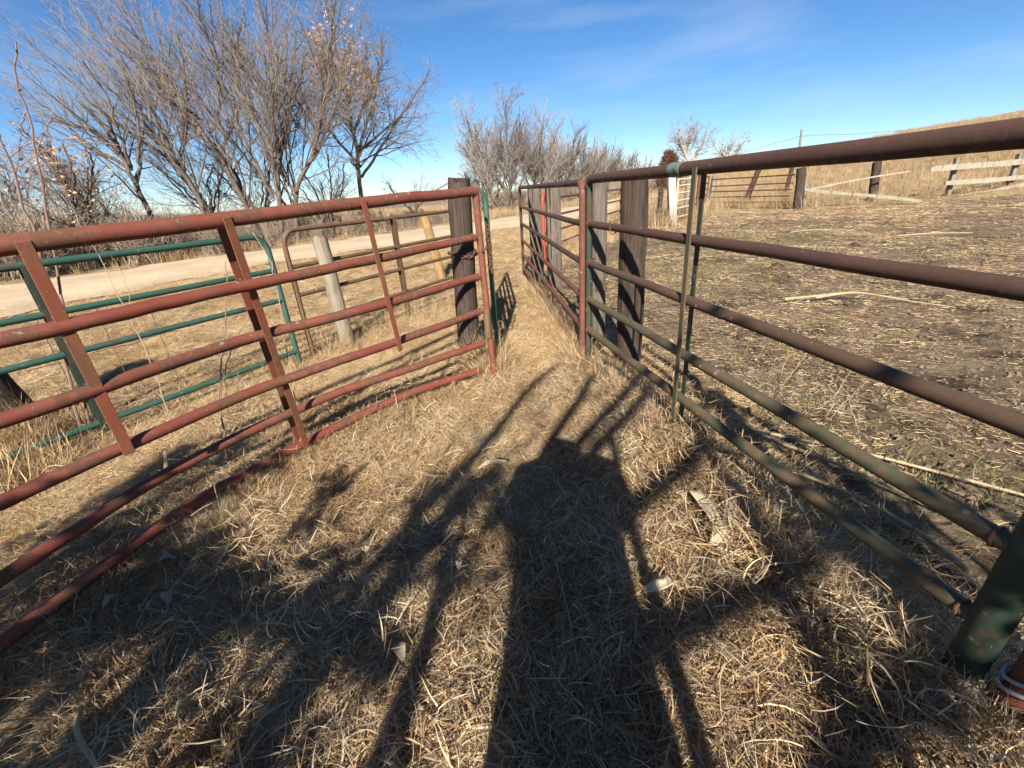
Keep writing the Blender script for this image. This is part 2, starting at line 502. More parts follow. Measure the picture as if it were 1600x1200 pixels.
# the pale gravel road beyond the paddock
ROAD_FAR = [(-60, -14), (-30, 1.5), (-16, 8.6), (-11.9, 11.0), (-9.6, 13.2), (-7.4, 16.0), (-4.6, 19.2), (-0.8, 23.2), (4.0, 29.5), (10, 38), (20, 50)]
ROAD_NEAR = [(-52, -20), (-24, -3), (-11, 4.2), (-8.0, 6.9), (-7.2, 8.9), (-5.9, 11.5), (-3.0, 13.8), (0.0, 16.6), (4.8, 21.5), (11.2, 31), (23, 46)]
def build_road():
    m, nt, b, _ = new_mat('pale_gravel')
    geo = nt.nodes.new('ShaderNodeNewGeometry')
    p = geo.outputs['Position']
    n = noise(nt, p, 0.8, 7, 0.7)
    n2 = noise(nt, p, 14, 8, 0.75)
    c = mix(nt, ramp(nt, n, 0.38, 0.62), (0.46, 0.35, 0.235), (0.56, 0.44, 0.31))
    c = mix(nt, ramp(nt, n2, 0.45, 0.70, 0, 0.55), c, (0.34, 0.245, 0.155))
    ta = nt.nodes.new('ShaderNodeAttribute'); ta.attribute_name = 'crown'
    tk = nt.nodes.new('ShaderNodeMath'); tk.operation = 'MULTIPLY'
    nt.links.new(ta.outputs['Fac'], tk.inputs[0]); nt.links.new(ramp(nt, noise(nt, p, 2.2, 6, 0.7), 0.3, 0.6), tk.inputs[1])
    c = mix(nt, tk.outputs[0], c, (0.33, 0.25, 0.15))
    nt.links.new(c, b.inputs['Base Color'])
    b.inputs['Roughness'].default_value = 1.0
    b.inputs['Specular IOR Level'].default_value = 0.05
    bump(nt, b, n2, 0.6, 0.03)
    def dens(pts, k):
        pts = np.array(pts, float)
        d = np.concatenate([[0], np.cumsum(np.hypot(*np.diff(pts, axis=0).T))])
        s = np.linspace(0, 1, k) * d[-1]
        return np.stack([np.interp(s, d, pts[:, 0]), np.interp(s, d, pts[:, 1])], -1)
    K, W = 260, 12
    A, B = dens(ROAD_FAR, K), dens(ROAD_NEAR, K)
    v, f = [], []
    for i in range(K):
        wob = (vnoise(np.array([i * 0.9]), np.array([0.3]), 1, 5)[0] - 0.5) * 0.9
        wob2 = (vnoise(np.array([i * 0.7]), np.array([3.3]), 1, 6)[0] - 0.5) * 0.8
        for j in range(W + 1):
            t = j / W
            q = A[i] * (1 - t) + B[i] * t
            dirv = (B[i] - A[i]) / np.linalg.norm(B[i] - A[i])
            q = q + dirv * (wob * (1 - t) + wob2 * t)
            crown = 0.10 * 4 * t * (1 - t)
            v.append((q[0], q[1], T(q[0], q[1]) + 0.02 + crown))
    for i in range(K - 1):
        for j in range(W):
            a = i * (W + 1) + j
            f.append((a, a + 1, a + W + 2, a + W + 1))
    me = bpy.data.meshes.new('gravel_road')
    me.from_pydata(v, [], f)
    me.polygons.foreach_set('use_smooth', [True] * len(me.polygons))
    at = me.color_attributes.new('crown', 'FLOAT_COLOR', 'POINT')
    prof = [0.9, 0.5, 0.1, 0.0, 0.05, 0.35, 0.5, 0.35, 0.05, 0.0, 0.1, 0.5, 0.9]
    cc = np.ones((K * (W + 1), 4), np.float32); cc[:, :3] = np.tile(np.array(prof), K)[:, None] * 0.8
    at.data.foreach_set('color', cc.ravel())
    me.materials.append(m)
    o = bpy.data.objects.new('gravel_road', me)
    COL.objects.link(o)
    tag(o, 'pale sandy gravel road running behind the paddock', kind='structure')
build_road()

# ------------------------------------------------------------------ gates
def arch_corner(p_top, along, up, r, k=6):
    """points of a rounded tube corner from the rail (arriving along) down into the post"""
    out = []
    for i in range(k + 1):
        a = math.pi / 2 * i / k
        out.append(Vector(p_top) - Vector(along) * r * (1 - math.sin(a)) - Vector(up) * r * (1 - math.cos(a)))
    return out

def weld(p, axis, r, t):
    """lumpy weld bead round a rail end"""
    a = Vector(axis).normalized()
    u = a.cross(Vector((0, 0, 1))).normalized(); w = a.cross(u)
    c = Vector(p) + a * 0.022
    pts = [c + (u * math.cos(k * math.pi / 8) + w * math.sin(k * math.pi / 8)) * (r + 0.001) + a * random.uniform(-.002, .002) for k in range(17)]
    MB().tube(pts, [random.uniform(.003, .005) for _ in range(17)], 6, False).build('weld_bead', 'chain', t)

# 1. red gate, left of the lane; its lower rails are bent
def red_gate():
    A0 = Vector((-0.155, 3.075, 0))
    g = Vector((-0.5925, -0.8056, 0))            # from hinge end towards the camera side
    loc = (A0.x, A0.y, 0)
    t = thing('red_pipe_gate', loc, 'red steel pipe gate with bent lower rails, nearest on the left of the lane', 'gate')
    rails = [
        ([(-0.152, 3.081, 1.288), (-0.70, 2.345, 1.268), (-1.435, 1.338, 1.225), (-2.05, 0.49, 1.195)], 0.0275),
        ([(-0.180, 3.050, 1.006), (-0.73, 2.32, 0.993), (-1.140, 1.765, 0.985), (-1.478, 1.275, 0.972), (-2.07, 0.45, 0.945)], 0.0225),
        ([(-0.180, 3.052, 0.750), (-0.73, 2.33, 0.750), (-1.166, 1.90, 0.748), (-1.538, 1.19, 0.745), (-2.08, 0.40, 0.73)], 0.0225),
        ([(-0.188, 3.046, 0.505), (-0.70, 2.43, 0.505), (-1.157, 1.927, 0.505), (-1.445, 1.432, 0.505), (-1.595, 1.119, 0.505), (-2.0, 0.30, 0.50)], 0.0225),
        ([(-0.185, 3.036, 0.270), (-0.62, 2.66, 0.27), (-1.086, 2.235, 0.27), (-1.499, 1.585, 0.27), (-1.644, 1.044, 0.27), (-1.90, 0.25, 0.27)], 0.0225),
        ([(-0.226, 3.07, 0.052), (-0.705, 2.721, 0.052), (-1.133, 2.22, 0.054), (-1.501, 1.637, 0.058), (-1.689, 0.978, 0.062), (-1.86, 0.2, 0.062)], 0.0245),
    ]
    for pts, r in rails:
        P = smooth_path(pts, 26)
        P = [p + Vector((random.uniform(-.0025, .0025), random.uniform(-.0025, .0025), random.uniform(-.0025, .0025))) for p in P]
        MB().tube(P, r * 1.07, 14).build('rail', 'red', t)
        weld(P[0], P[1] - P[0], r * 1.07, t)
    # end tube at the hinge side, reaching the ground and leaning a little
    MB().tube([(-0.150, 3.082, 1.30), (-0.145, 3.088, 0.7), (-0.132, 3.10, -0.03)], 0.023, 14).build('end_post', 'red', t)
    MB().tube([(-0.145, 3.083, 0.52), (-0.15, 3.075, 0.30)], 0.0255, 12).build('repair_sleeve', 'brown', t)
    # braces: flat straps on both faces
    n = Vector((g.y, -g.x, 0))                    # faces the camera / lane side
    if n.dot(Vector((1, 0, 0))) < 0: n = -n
    def strap(top, bot, w, off):
        o = n * off
        MB().bar(Vector(top) + o, Vector(bot) + o, g, w, 0.006).build('brace', 'red_strap', t, False, 0.0015)
    strap((-1.408, 1.375, 1.235), (-1.452, 1.425, 0.480), 0.036, 0.030)
    strap((-1.071, 1.833, 1.255), (-1.185, 2.12, 0.05), 0.032, 0.030)
    strap((-1.090, 1.850, 1.255), (-1.215, 2.16, 0.05), 0.032, -0.030)
    strap((-0.689, 2.353, 1.278), (-0.655, 2.420, 0.470), 0.030, 0.030)
    # stub leg under the bottom rail, welds
    MB().tube([(-0.43, 2.925, 0.05), (-0.425, 2.915, -0.05)], 0.022, 12).build('stub_leg', 'red', t)
    return t

def smooth_path(pts, k):
    """Catmull-Rom through pts"""
    P = [Vector(p) for p in pts]
    if len(P) < 3:
        return [P[0].lerp(P[1], i / (k - 1)) for i in range(k)]
    Q = [P[0] * 2 - P[1]] + P + [P[-1] * 2 - P[-2]]
    out = []
    n = len(P) - 1
    for i in range(k):
        u = i / (k - 1) * n
        s = min(int(u), n - 1)
        w = u - s
        a, b, c, d = Q[s], Q[s + 1], Q[s + 2], Q[s + 3]
        out.append(0.5 * ((2 * b) + (c - a) * w + (2 * a - 5 * b + 4 * c - d) * w * w + (3 * b - 3 * c + d - a) * w ** 3))
    return out
red_gate()

# 2. maroon and green gate on the right
RG0, RG1 = Vector((1.048, 0.665, 0)), Vector((0.592, 3.095, 0))
def maroon_gate():
    d = (RG1 - RG0); L = d.length; g = d / L
    n = Vector((g.y, -g.x, 0))
    if n.x > 0: n = -n                             # lane side
    t = thing('maroon_green_pipe_gate', tuple(RG0), 'maroon and worn green pipe gate right of the lane, nearest on the right', 'gate')
    zs = [(1.313, 1.316, 0.0275, 'maroon'), (1.040, 1.036, 0.0225, 'maroon'), (0.783, 0.774, 0.0225, 'maroon_green'), (0.528, 0.518, 0.0225, 'olive'), (0.303, 0.297, 0.0225, 'olive'), (0.075, 0.073, 0.0235, 'olive')]
    for zf, zn, r, mt in zs:
        a, b = RG1 + Vector((0, 0, zf)), RG0 + Vector((0, 0, zn))
        pts = [a.lerp(b, i / 9) + Vector((random.uniform(-.002, .002), 0, random.uniform(-.002, .002))) for i in range(10)]
        if zf < 0.1:
            pts = [a.lerp(b, i / 9 * 0.86) for i in range(10)]
        MB().tube(pts, r, 16).build('rail', mt, t)
        weld(pts[0], pts[1] - pts[0], r, t)
        if zf > 0.1: weld(pts[-1] - Vector(g) * -0.02, pts[-2] - pts[-1], r, t)
    MB().tube([tuple(RG1 + Vector((0, 0, 1.33))), tuple(RG1 + Vector((0, 0, -0.02)))], 0.021, 14).build('end_post', 'dark_green', t)
    MB().tube([tuple(RG0 + Vector((0.012, -.015, 1.36))), tuple(RG0 + Vector((0.008, -.01, 0.6))), tuple(RG0 + Vector((0.0, 0.0, -0.3)))], 0.036, 20).build('hinge_post', 'dark_green', t)
    c = Vector((0.8165, 1.895, 0))
    for off, sh, mt in ((0.028, 0.0, 'olive'), (-0.030, 0.02, 'dark_green')):
        p = c + n * off + g * sh
        lean = g * -0.02
        MB().bar(tuple(p + Vector((0, 0, 1.315)) - lean), tuple(p + Vector((0, 0, 0.06 if off > 0 else 0.12)) + lean * 0), g, 0.030, 0.006).build('brace', mt, t, False, 0.0015)
    # patch of green paint on the top rail
    a = RG1.lerp(RG0, 0.418)
    MB().tube([tuple(a + Vector((0, 0, 1.3145)) + g * 0.045), tuple(a + Vector((0, 0, 1.3145)) - g * 0.045)], 0.0300, 16).build('paint_patch', 'pale_green', t)
    for off in (-0.03,):
        for z in (0.43, 0.33):
            p = c + n * -0.034 + Vector((0, 0, z))
            MB().tube([tuple(p), tuple(p + g * 0.03)], 0.004, 6).build('bolt', 'chain', t)
maroon_gate()

# 3. rusty gate continuing the right hand line
def rusty_gate():
    A, B = Vector((0.562, 3.17, 0)), Vector((0.325, 7.35, 0))
    d = B - A; L = d.length; g = d / L
    n = Vector((-1, 0, 0))
    t = thing('rusty_pipe_gate', tuple(A), 'rust red pipe gate with rounded top corner, beyond the maroon gate along the lane', 'gate')
    frame = [(A.x, A.y, -0.03), (A.x, A.y, 0.6), (A.x, A.y, 1.18)]
    pts = [Vector(p) for p in frame]
    for i in range(1, 7):
        a = math.pi / 2 * i / 6
        pts.append(Vector((A.x, A.y, 1.22)) + g * 0.075 * (1 - math.cos(a)) + Vector((0, 0, 0.075 * math.sin(a))))
    MB().tube([tuple(p) for p in pts], 0.0245, 14).build('end_post', 'rust', t)
    zs = [(1.295, 1.305, 0.024), (1.035, 1.03, 0.021), (0.775, 0.785, 0.021), (0.535, 0.535, 0.021), (0.30, 0.31, 0.021), (0.09, 0.09, 0.021)]
    for i, (z0, z1, r) in enumerate(zs):
        s = A + g * (0.075 if i == 0 else 0.0)
        MB().tube([tuple(s.lerp(B, k / 7) + Vector((0, 0, z0 + (z1 - z0) * k / 7))) for k in range(8)], r, 12).build('rail', 'maroon' if i < 3 else 'rust', t)
    MB().tube([(B.x, B.y, 1.325), (B.x, B.y, -0.02)], 0.023, 12).build('end_post', 'maroon', t)
    for s in (0.36, 0.68):
        p = A.lerp(B, s) + Vector((0.026, 0, 0))
        MB().bar((p.x, p.y, 1.31), (p.x, p.y, 0.10), (0, 1, 0), 0.04, 0.006).build('brace', 'rust', t, False)
rusty_gate()

# 4. generic gate with a rounded frame
def round_gate(name, A, B, zs, r, mt, label, round_a=True, round_b=False, braces=(), zbot=0.0, brace_mat=None, patch=None, rb=0.12, group=None):
    A, B = Vector((*A, 0)), Vector((*B, 0))
    g = (B - A).normalized()
    z0 = T(A.x, A.y)
    t = thing(name, (A.x, A.y, z0), label, 'gate', group)
    top = zs[0]
    pts = []
    if round_a:
        pts += [Vector((A.x, A.y, zbot)), Vector((A.x, A.y, 0.5)), Vector((A.x, A.y, top - rb))]
        for i in range(1, 8):
            a = math.pi / 2 * i / 7
            pts.append(Vector((A.x, A.y, top - rb)) + g * rb * (1 - math.cos(a)) + Vector((0, 0, rb * math.sin(a))))
    else:
        pts.append(A + Vector((0, 0, top)))
    n = 6
    for i in range(1, n):
        pts.append(A.lerp(B, i / n) + Vector((0, 0, top)))
    if round_b:
        q = []
        for i in range(8):
            a = math.pi / 2 * i / 7
            q.append(Vector((B.x, B.y, top - rb)) - g * rb * (1 - math.cos(a)) + Vector((0, 0, rb * math.sin(a))))
        pts += list(reversed(q)) + [Vector((B.x, B.y, 0.5)), Vector((B.x, B.y, zbot))]
    else:
        pts.append(B + Vector((0, 0, top)))
    MB().tube([tuple(p + Vector((0, 0, z0))) for p in pts], r * 1.08, 12).build('frame_tube', mt, t)
    for z in zs[1:]:
        MB().tube([tuple(A.lerp(B, k / 5) + Vector((0, 0, z + z0))) for k in range(6)], r, 12).build('rail', mt, t)
    nrm = Vector((g.y, -g.x, 0))
    for s in braces:
        p = A.lerp(B, s)
        for o in (r + 0.004, -r - 0.004):
            q = p + nrm * o
            MB().bar((q.x, q.y, top + z0), (q.x, q.y, zs[-1] - 0.06 + z0), g, 0.042, 0.006).build('brace', brace_mat or mt, t, False)
    if patch:
        p = A.lerp(B, patch)
        MB().tube([tuple(p + g * k + Vector((0, 0, top + z0))) for k in (-.04, .04)], r * 1.08 + 0.0012, 12).build('paint_patch', 'pale_green', t)
    if not round_b:
        MB().tube([(B.x, B.y, top + 0.02 + z0), (B.x, B.y, zbot + z0)], r, 12).build('end_post', mt, t)
    return t

round_gate('brown_pipe_gate', (-1.855, 3.93), (-0.62, 5.95), (1.14, 0.84, 0.595, 0.335, 0.10), 0.0195, 'brown', 'brown olive pipe gate with rounded corner standing behind the red gate', True, False, (0.56,), -0.03, 'brown', 0.52)
round_gate('green_pipe_gate', (-1.90, 3.73), (-3.15, 1.72), (1.12, 0.845, 0.60, 0.345, 0.135), 0.020, 'green', 'green pipe gate with rounded corner behind the red gate at far left', True, False, (0.595,), -0.02, 'dark_green')
# green panel swung away beside the left post, seen edge on
round_gate('green_edge_gate', (-0.100, 3.42), (-0.165, 5.7), (1.285, 1.03, 0.78, 0.53, 0.30, 0.1), 0.018, 'green', 'green pipe gate seen edge on behind the end of the red gate', True, True, (0.5,), -0.03)
round_gate('red_back_gate', (0.78, 8.38), (3.70, 14.25), (1.16, 0.85, 0.57, 0.32, 0.09), 0.022, 'rust', 'rusty red gate crossing behind the right hand posts with a bright red end', True, False, (0.5,), 0.0)
tg = [o for o in bpy.data.objects if o.name == 'red_back_gate'][0]
# bright red uprights of the back gate and a yellow end tube
pts = [(0.765, 8.34, -0.02), (0.765, 8.34, 1.06)]
for i in range(1, 7):
    a = math.pi / 2 * i / 6
    pts.append((0.765 + 0.045 * (1 - math.cos(a)), 8.34 + 0.09 * (1 - math.cos(a)), 1.06 + 0.12 * math.sin(a)))
tag(MB().tube(pts, 0.032, 12).build('end_post', 'red_bright', tg), 'bright red end tube')
tag(MB().tube([(3.72, 14.28, 1.13), (3.72, 14.28, 0.0)], 0.06, 12).build('end_post', 'yellow', tg), 'yellow end tube')
# cream panel beside the white post
round_gate('cream_panel_gate', (6.42, 15.70), (5.50, 14.52), (1.27, 1.09, 0.88, 0.66, 0.44, 0.17), 0.028, 'cream', 'cream white pipe panel beside the white post at the far side of the yard', True, False, (), 0.02, rb=0.06)
round_gate('dark_panel_gate', (6.9, 16.3), (9.0, 20.3), (1.30, 1.05, 0.82, 0.6, 0.38, 0.15), 0.028, 'rust', 'dark slanted pipe panel between the cream panel and the far red gate', True, False, (0.3, 0.6), 0.02)
round_gate('far_red_gate', (10.78, 17.25), (9.40, 20.85), (1.17, 0.90, 0.68, 0.46, 0.25, 0.06), 0.024, 'rust', 'long rusty red gate closing the far side of the dirt yard', False, False, (0.46,), 0.02)

# red gate end at the right frame edge
def red_corner():
    t = thing('red_corner_gate', (1.10, 0.42, 0), 'red pipe gate end at the bottom right corner tied with white twine', 'gate')
    MB().tube([(1.125, 0.56, 1.25), (1.10, 0.572, 0.55), (1.082, 0.58, -0.3)], 0.034, 18).build('end_post', 'red', t)
    for z in (1.22, 0.97, 0.73, 0.5, 0.27):
        MB().tube([(1.12, 0.56, z), (1.36, -0.7, z)], 0.022, 12).build('rail', 'red', t)
    MB().tube([(1.14, 0.40, 0.62), (1.105, 0.50, 0.30), (1.075, 0.575, -0.05)], 0.024, 14).build('diagonal_brace', 'red', t)
    pts = []
    for i in range(15):
        a = 2 * math.pi * i / 14 * 1.0
        pts.append((1.090 + 0.039 * math.cos(a), 0.577 + 0.039 * math.sin(a), 0.225 + 0.012 * math.sin(2 * a)))
    tw = MB().tube(pts, 0.0045, 8).tube([(x, y, z - 0.030) for x, y, z in pts], 0.005, 8)
    o = tw.build('twine_loop', 'twine')
    tag(o, 'white twine looped round the red gate end at the bottom right', 'twine')
red_corner()

# ------------------------------------------------------------------ posts
def post(name, base, top, r0, r1, mt, label, cat='post', n=14, flat=False, group=None, knots=True):
    z = T(base[0], base[1])
    b, tp = Vector((base[0], base[1], z - 0.08)), Vector((top[0], top[1], top[2]))
    pts, rs = [], []
    K = 9
    for i in range(K):
        s = i / (K - 1)
        p = b.lerp(tp, s)
        pts.append(p + Vector((random.uniform(-1, 1), random.uniform(-1, 1), 0)) * r0 * 0.04)
        rs.append((r0 + (r1 - r0) * s) * random.uniform(0.97, 1.03))
    m = MB().tube(pts, rs, n)
    # roughen outline and top
    for i in range(len(m.v)):
        x, y, zz = m.v[i]
        k = i // n
        q = pts[k]
        a = i % n
        f = 1 + 0.05 * math.sin(a * 2.3 + base[0] * 9) + 0.03 * math.sin(a * 5.1 + k * 0.4)
        m.v[i] = (q.x + (x - q.x) * f, q.y + (y - q.y) * f, zz + (random.uniform(-.3, .2) * r0 if k == K - 1 else 0))
    o = m.build(name, mt)
    me = o.data
    for v in me.vertices:
        v.co -= b
    o.location = b
    return tag(o, label, cat, group)

def square_post(name, base, top, w, d, rot, mt, label, group=None):
    z = T(base[0], base[1])
    b, tp = Vector((base[0], base[1], z - 0.08)), Vector(top)
    ax = Vector((math.cos(rot), math.sin(rot), 0)); ay = Vector((-math.sin(rot), math.cos(rot), 0))
    m = MB()
    K, prof = 10, []
    for sx, sy in ((-1, -.9), (-.9, -1), (0, -1.02), (.9, -1), (1, -.9), (1.02, 0), (1, .9), (.9, 1), (0, 1.02), (-.9, 1), (-1, .9), (-1.02, 0)):
        prof.append((sx * w / 2, sy * d / 2))
    n = len(prof)
    for i in range(K):
        s = i / (K - 1)
        p = b.lerp(tp, s)
        for j, (u, w2) in enumerate(prof):
            k = 1 + random.uniform(-.025, .025)
            q = p + ax * u * k + ay * w2 * k
            if i == K - 1: q.z += random.uniform(-.012, .012)
            m.v.append(tuple(q))
    for i in range(K - 1):
        for j in range(n):
            a, c = i * n + j, i * n + (j + 1) % n
            m.f.append((a, c, c + n, a + n))
    m.f.append(tuple((K - 1) * n + j for j in range(n)))
    o = m.build(name, mt)
    for v in o.data.vertices:
        v.co -= b
    o.location = b
    return tag(o, label, 'post', group)

GP = 'wooden posts along the gates'
post('wooden_post', (-0.345, 3.50), (-0.285, 3.52, 1.372), 0.088, 0.084, 'wood_dark', 'thick dark round wooden post behind the end of the red gate', group=GP, n=20)
post('wooden_post', (0.905, 3.08), (0.885, 3.08, 1.297), 0.088, 0.085, 'wood_dark', 'broad dark round post with striped gate shadows beside the maroon gate', group=GP, n=24)
post('wooden_post', (0.765, 3.55), (0.755, 3.55, 1.30), 0.062, 0.060, 'wood_shaded', 'slim grey post right behind the green end tube', group=GP, n=18)
square_post('wooden_post', (0.735, 6.45), (0.735, 6.45, 1.29), 0.19, 0.15, 0.1, 'wood_shaded', 'wide grey post with shade in its colour behind the rusty gate, right of the bright red tube', GP)
square_post('wooden_post', (0.50, 6.75), (0.50, 6.75, 1.29), 0.16, 0.15, 0.05, 'wood_shaded', 'grey post behind the far end of the rusty gate, left of the bright red tube', GP)
post('wooden_post', (-1.61, 4.22), (-1.655, 4.20, 1.015), 0.072, 0.066, 'wood_pale', 'pale grey leaning round post behind the brown gate', group=GP)
post('wooden_post', (-1.06, 7.62), (-1.235, 7.62, 0.985), 0.078, 0.074, 'wood_gold', 'yellowish round post tilted left behind the brown gate', group=GP)
post('wooden_post', (-3.50, 2.80), (-3.78, 2.80, 0.75), 0.17, 0.15, 'wood_dark', 'short thick weathered post at the left edge behind the green gate', group=GP)
square_post('wooden_post', (5.40, 14.40), (5.24, 14.42, 1.33), 0.22, 0.2, 0.0, 'wood_white', 'whitewashed post at the far end of the wire fence', GP)
post('wooden_post', (5.10, 14.9), (5.12, 14.9, 1.02), 0.075, 0.07, 'wood_dark', 'thin dark post just left of the whitewashed post', group=GP)
post('wooden_post', (4.55, 14.9), (4.56, 14.9, 1.0), 0.07, 0.065, 'wood_grey', 'thin grey post holding the wire fence', group=GP)
post('wooden_post', (10.98, 17.02), (10.86, 17.02, 1.34), 0.16, 0.15, 'wood_dark', 'dark gate post at the right end of the far red gate', group=GP)
post('wooden_post', (11.5, 17.7), (11.5, 17.7, 0.95), 0.14, 0.14, 'wood_grey', 'short grey post close behind the dark gate post', group=GP)
post('wooden_post', (14.43, 17.9), (14.25, 17.9, 1.38), 0.155, 0.145, 'wood_dark', 'dark broken topped post beside the fallen plank', group=GP)
post('wooden_post', (6.95, 17.3), (6.95, 17.3, 1.3), 0.12, 0.12, 'wood_grey', 'grey post behind the cream panel', group=GP)
post('wooden_post', (8.9, 20.9), (8.9, 20.9, 1.35), 0.12, 0.11, 'wood_dark', 'dark post at the left end of the far red gate', group=GP)
post('wooden_post', (12.4, 23.5), (12.9, 23.5, 1.55), 0.13, 0.12, 'wood_dark', 'dark slanted post seen through the middle of the far red gate', group=GP)
post('wooden_post', (15.8, 25.8), (16.0, 25.8, 2.2), 0.10, 0.10, 'wood_dark', 'thin dark post on the slope behind the far red gate', group=GP)
post('wooden_post', (10.2, 22.6), (10.3, 22.6, 1.25), 0.14, 0.13, 'wood_grey', 'grey post seen through the left part of the far red gate', group=GP)

# broken board fence at the right
def plank(p0, p1, w, d, mt, name='board', parent=None, seed=0):
    rr = random.Random(seed)
    p0, p1 = Vector(p0), Vector(p1)
    m = MB()
    K = 12
    t = (p1 - p0).normalized()
    up = (Vector((0, 0, 1)) - t * t.z).normalized()
    nn = t.cross(up)
    for i in range(K):
        s = i / (K - 1)
        p = p0.lerp(p1, s) + up * 0.02 * math.sin(s * 5 + seed) + nn * 0.012 * math.sin(s * 7 + seed)
        ww = w * (1 + rr.uniform(-.08, .08)) * (0.75 if i in (0, K - 1) else 1)
        for a, b2 in ((-1, -1), (1, -1), (1, 1), (-1, 1)):
            m.v.append(tuple(p + up * a * ww / 2 + nn * b2 * d / 2 + t * rr.uniform(-.04, .04) * (i in (0, K - 1))))
    for i in range(K - 1):
        for j in range(4):
            a, c = i * 4 + j, i * 4 + (j + 1) % 4
            m.f.append((a, c, c + 4, a + 4))
    m.f.append((3, 2, 1, 0)); m.f.append(tuple((K - 1) * 4 + j for j in range(4)))
    return m.build(name, mt, parent, False)
bf = thing('board_fence', (16.7, 16.9, 0), 'broken board fence with bleached rails at the far right of the yard', 'fence')
plank((15.02, 16.45, 0.99), (19.9, 17.42, 1.07), 0.18, 0.05, 'wood_bleached', 'board', bf, 1)
plank((15.85, 16.60, 0.50), (20.1, 17.46, 0.52), 0.15, 0.05, 'wood_bleached', 'board', bf, 2)
plank((16.55, 16.75, 0.04), (20.2, 17.5, 0.26), 0.11, 0.04, 'wood_bleached', 'board', bf, 3)
MB().bar((16.50, 17.02, -0.05), (16.42, 17.02, 1.30), (1, 0, 0), 0.12, 0.12).build('fence_post', 'wood_grey', bf, False)
MB().bar((19.2, 17.5, -0.05), (19.2, 17.5, 1.30), (1, 0, 0), 0.14, 0.12).build('fence_post', 'wood_grey', bf, False)
tag(plank((11.3, 17.3, 0.62), (14.05, 15.35, 0.06), 0.10, 0.05, 'wood_bleached', 'fallen_plank', None, 4), 'pale plank sloping from the dark gate post down to the dirt', 'plank')
tag(plank((11.35, 17.55, 0.58), (15.0, 17.2, 0.99), 0.05, 0.04, 'wood_bleached', 'loose_rail', None, 5), 'thin grey rail rising from the dark gate post to the broken fence', 'plank')

# wire fence left of the white post, and woven wire at the left edge
def wire_fence(name, A, B, h, nv, nh, label, r=0.004, lean=(0, 0)):
    z0 = T(A[0], A[1])
    t = thing(name, (A[0], A[1], z0), label, 'fence')
    A3, B3 = Vector((A[0], A[1], z0)), Vector((B[0], B[1], z0))
    for i in range(nh):
        z = h * (i + 0.6) / nh
        pts = [A3.lerp(B3, k / 8) + Vector((lean[0] * z, lean[1] * z, z + 0.01 * math.sin(k * 2 + i))) for k in range(9)]
        MB().tube(pts, r, 5).build('wire_strand', 'wire', t)
    for i in range(nv):
        p = A3.lerp(B3, (i + .5) / nv)
        MB().tube([tuple(p), tuple(p + Vector((lean[0] * h, lean[1] * h, h)))], r, 5).build('wire_stay', 'wire', t)
wire_fence('wire_fence', (3.85, 14.6), (5.2, 14.75), 1.05, 14, 6, 'rusty woven wire fence in tall weeds left of the whitewashed post', 0.007)
wire_fence('wire_netting', (-3.30, 2.85), (-2.85, 3.75), 0.75, 3, 3, 'piece of woven wire beside the thick post at left edge', 0.003)

# power pole
pp = thing('power_pole', (37.6, 60, T(37.6, 60)), 'distant wooden power pole with a cable on the hill', 'power pole')
MB().tube([(37.6, 60, T(37.6, 60) - .2), (37.38, 60, 5.75)], [0.16, 0.11], 10).build('pole', 'wood_grey', pp)
MB().box((37.9, 60, 5.02), (0.35, 0, 0), (0, .06, 0), (0, 0, .05)).build('crossarm', 'wood_grey', pp, False)
MB().tube([(38.2, 60, 5.08), (44, 60.3, 4.85), (52, 61, 4.95), (70, 62, 6.2)], 0.02, 4).tube([(37.6, 60, 5.08), (32, 66, 3.6), (26, 76, 3.0)], 0.02, 4).build('cable', 'wire', pp)

# ------------------------------------------------------------------ chains
def chain_mesh(path, link=0.036, r=0.0042):
    P = [Vector(p) for p in path]
    d = [0.0]
    for a, b in zip(P, P[1:]): d.append(d[-1] + (b - a).length)
    n = int(d[-1] / (link * 0.72))
    m = MB()
    def at(s):
        for i in range(len(P) - 1):
            if s <= d[i + 1] or i == len(P) - 2:
                return P[i].lerp(P[i + 1], (s - d[i]) / max(1e-6, d[i + 1] - d[i])), (P[i + 1] - P[i]).normalized()
    for k in range(n):
        c, t = at(d[-1] * (k + .5) / n)
        u = t.cross(Vector((0.3, 0.2, 1))).normalized()
        w = t.cross(u)
        if k % 2: u, w = w, u
        pts = [c + t * math.cos(a) * link * 0.5 + u * math.sin(a) * link * 0.30 for a in [2 * math.pi * i / 10 for i in range(11)]]
        m.tube(pts, r, 6, cap=False)
    return m
cp = [(-0.075, 3.11, 0.96)]
c0 = Vector((-0.315, 3.51, 0))
loop = []
for i in range(13):
    a = math.radians(-190 + i * 17)
    loop.append((c0.x + 0.103 * math.cos(a), c0.y + 0.103 * math.sin(a), 0.855 + 0.02 * math.sin(i * .6)))
loop += [(-0.21, 3.30, 0.86), (-0.165, 3.12, 0.90), (-0.128, 3.045, 0.925), (-0.095, 3.075, 0.935), (-0.085, 3.13, 0.92)]
tag(chain_mesh(loop).build('rusty_chain', 'chain'), 'rusty chain tying the red gate end to the thick round post', 'chain')
tag(chain_mesh([(-0.105, 3.09, 1.10), (-0.085, 3.085, 1.05), (-0.10, 3.08, 1.0), (-0.08, 3.09, 0.95), (-0.092, 3.10, 0.84), (-0.085, 3.1, 0.76)]).build('rusty_chain', 'chain'), 'short rusty chain hanging down the end of the red gate', 'chain')
tag(chain_mesh([(0.70, 3.56, 0.76), (0.66, 3.40, 0.755), (0.70, 3.50, 0.75), (0.78, 3.55, 0.755), (0.84, 3.56, 0.79)]).build('rusty_chain', 'chain'), 'dark chain round the slim grey post behind the maroon gate', 'chain')
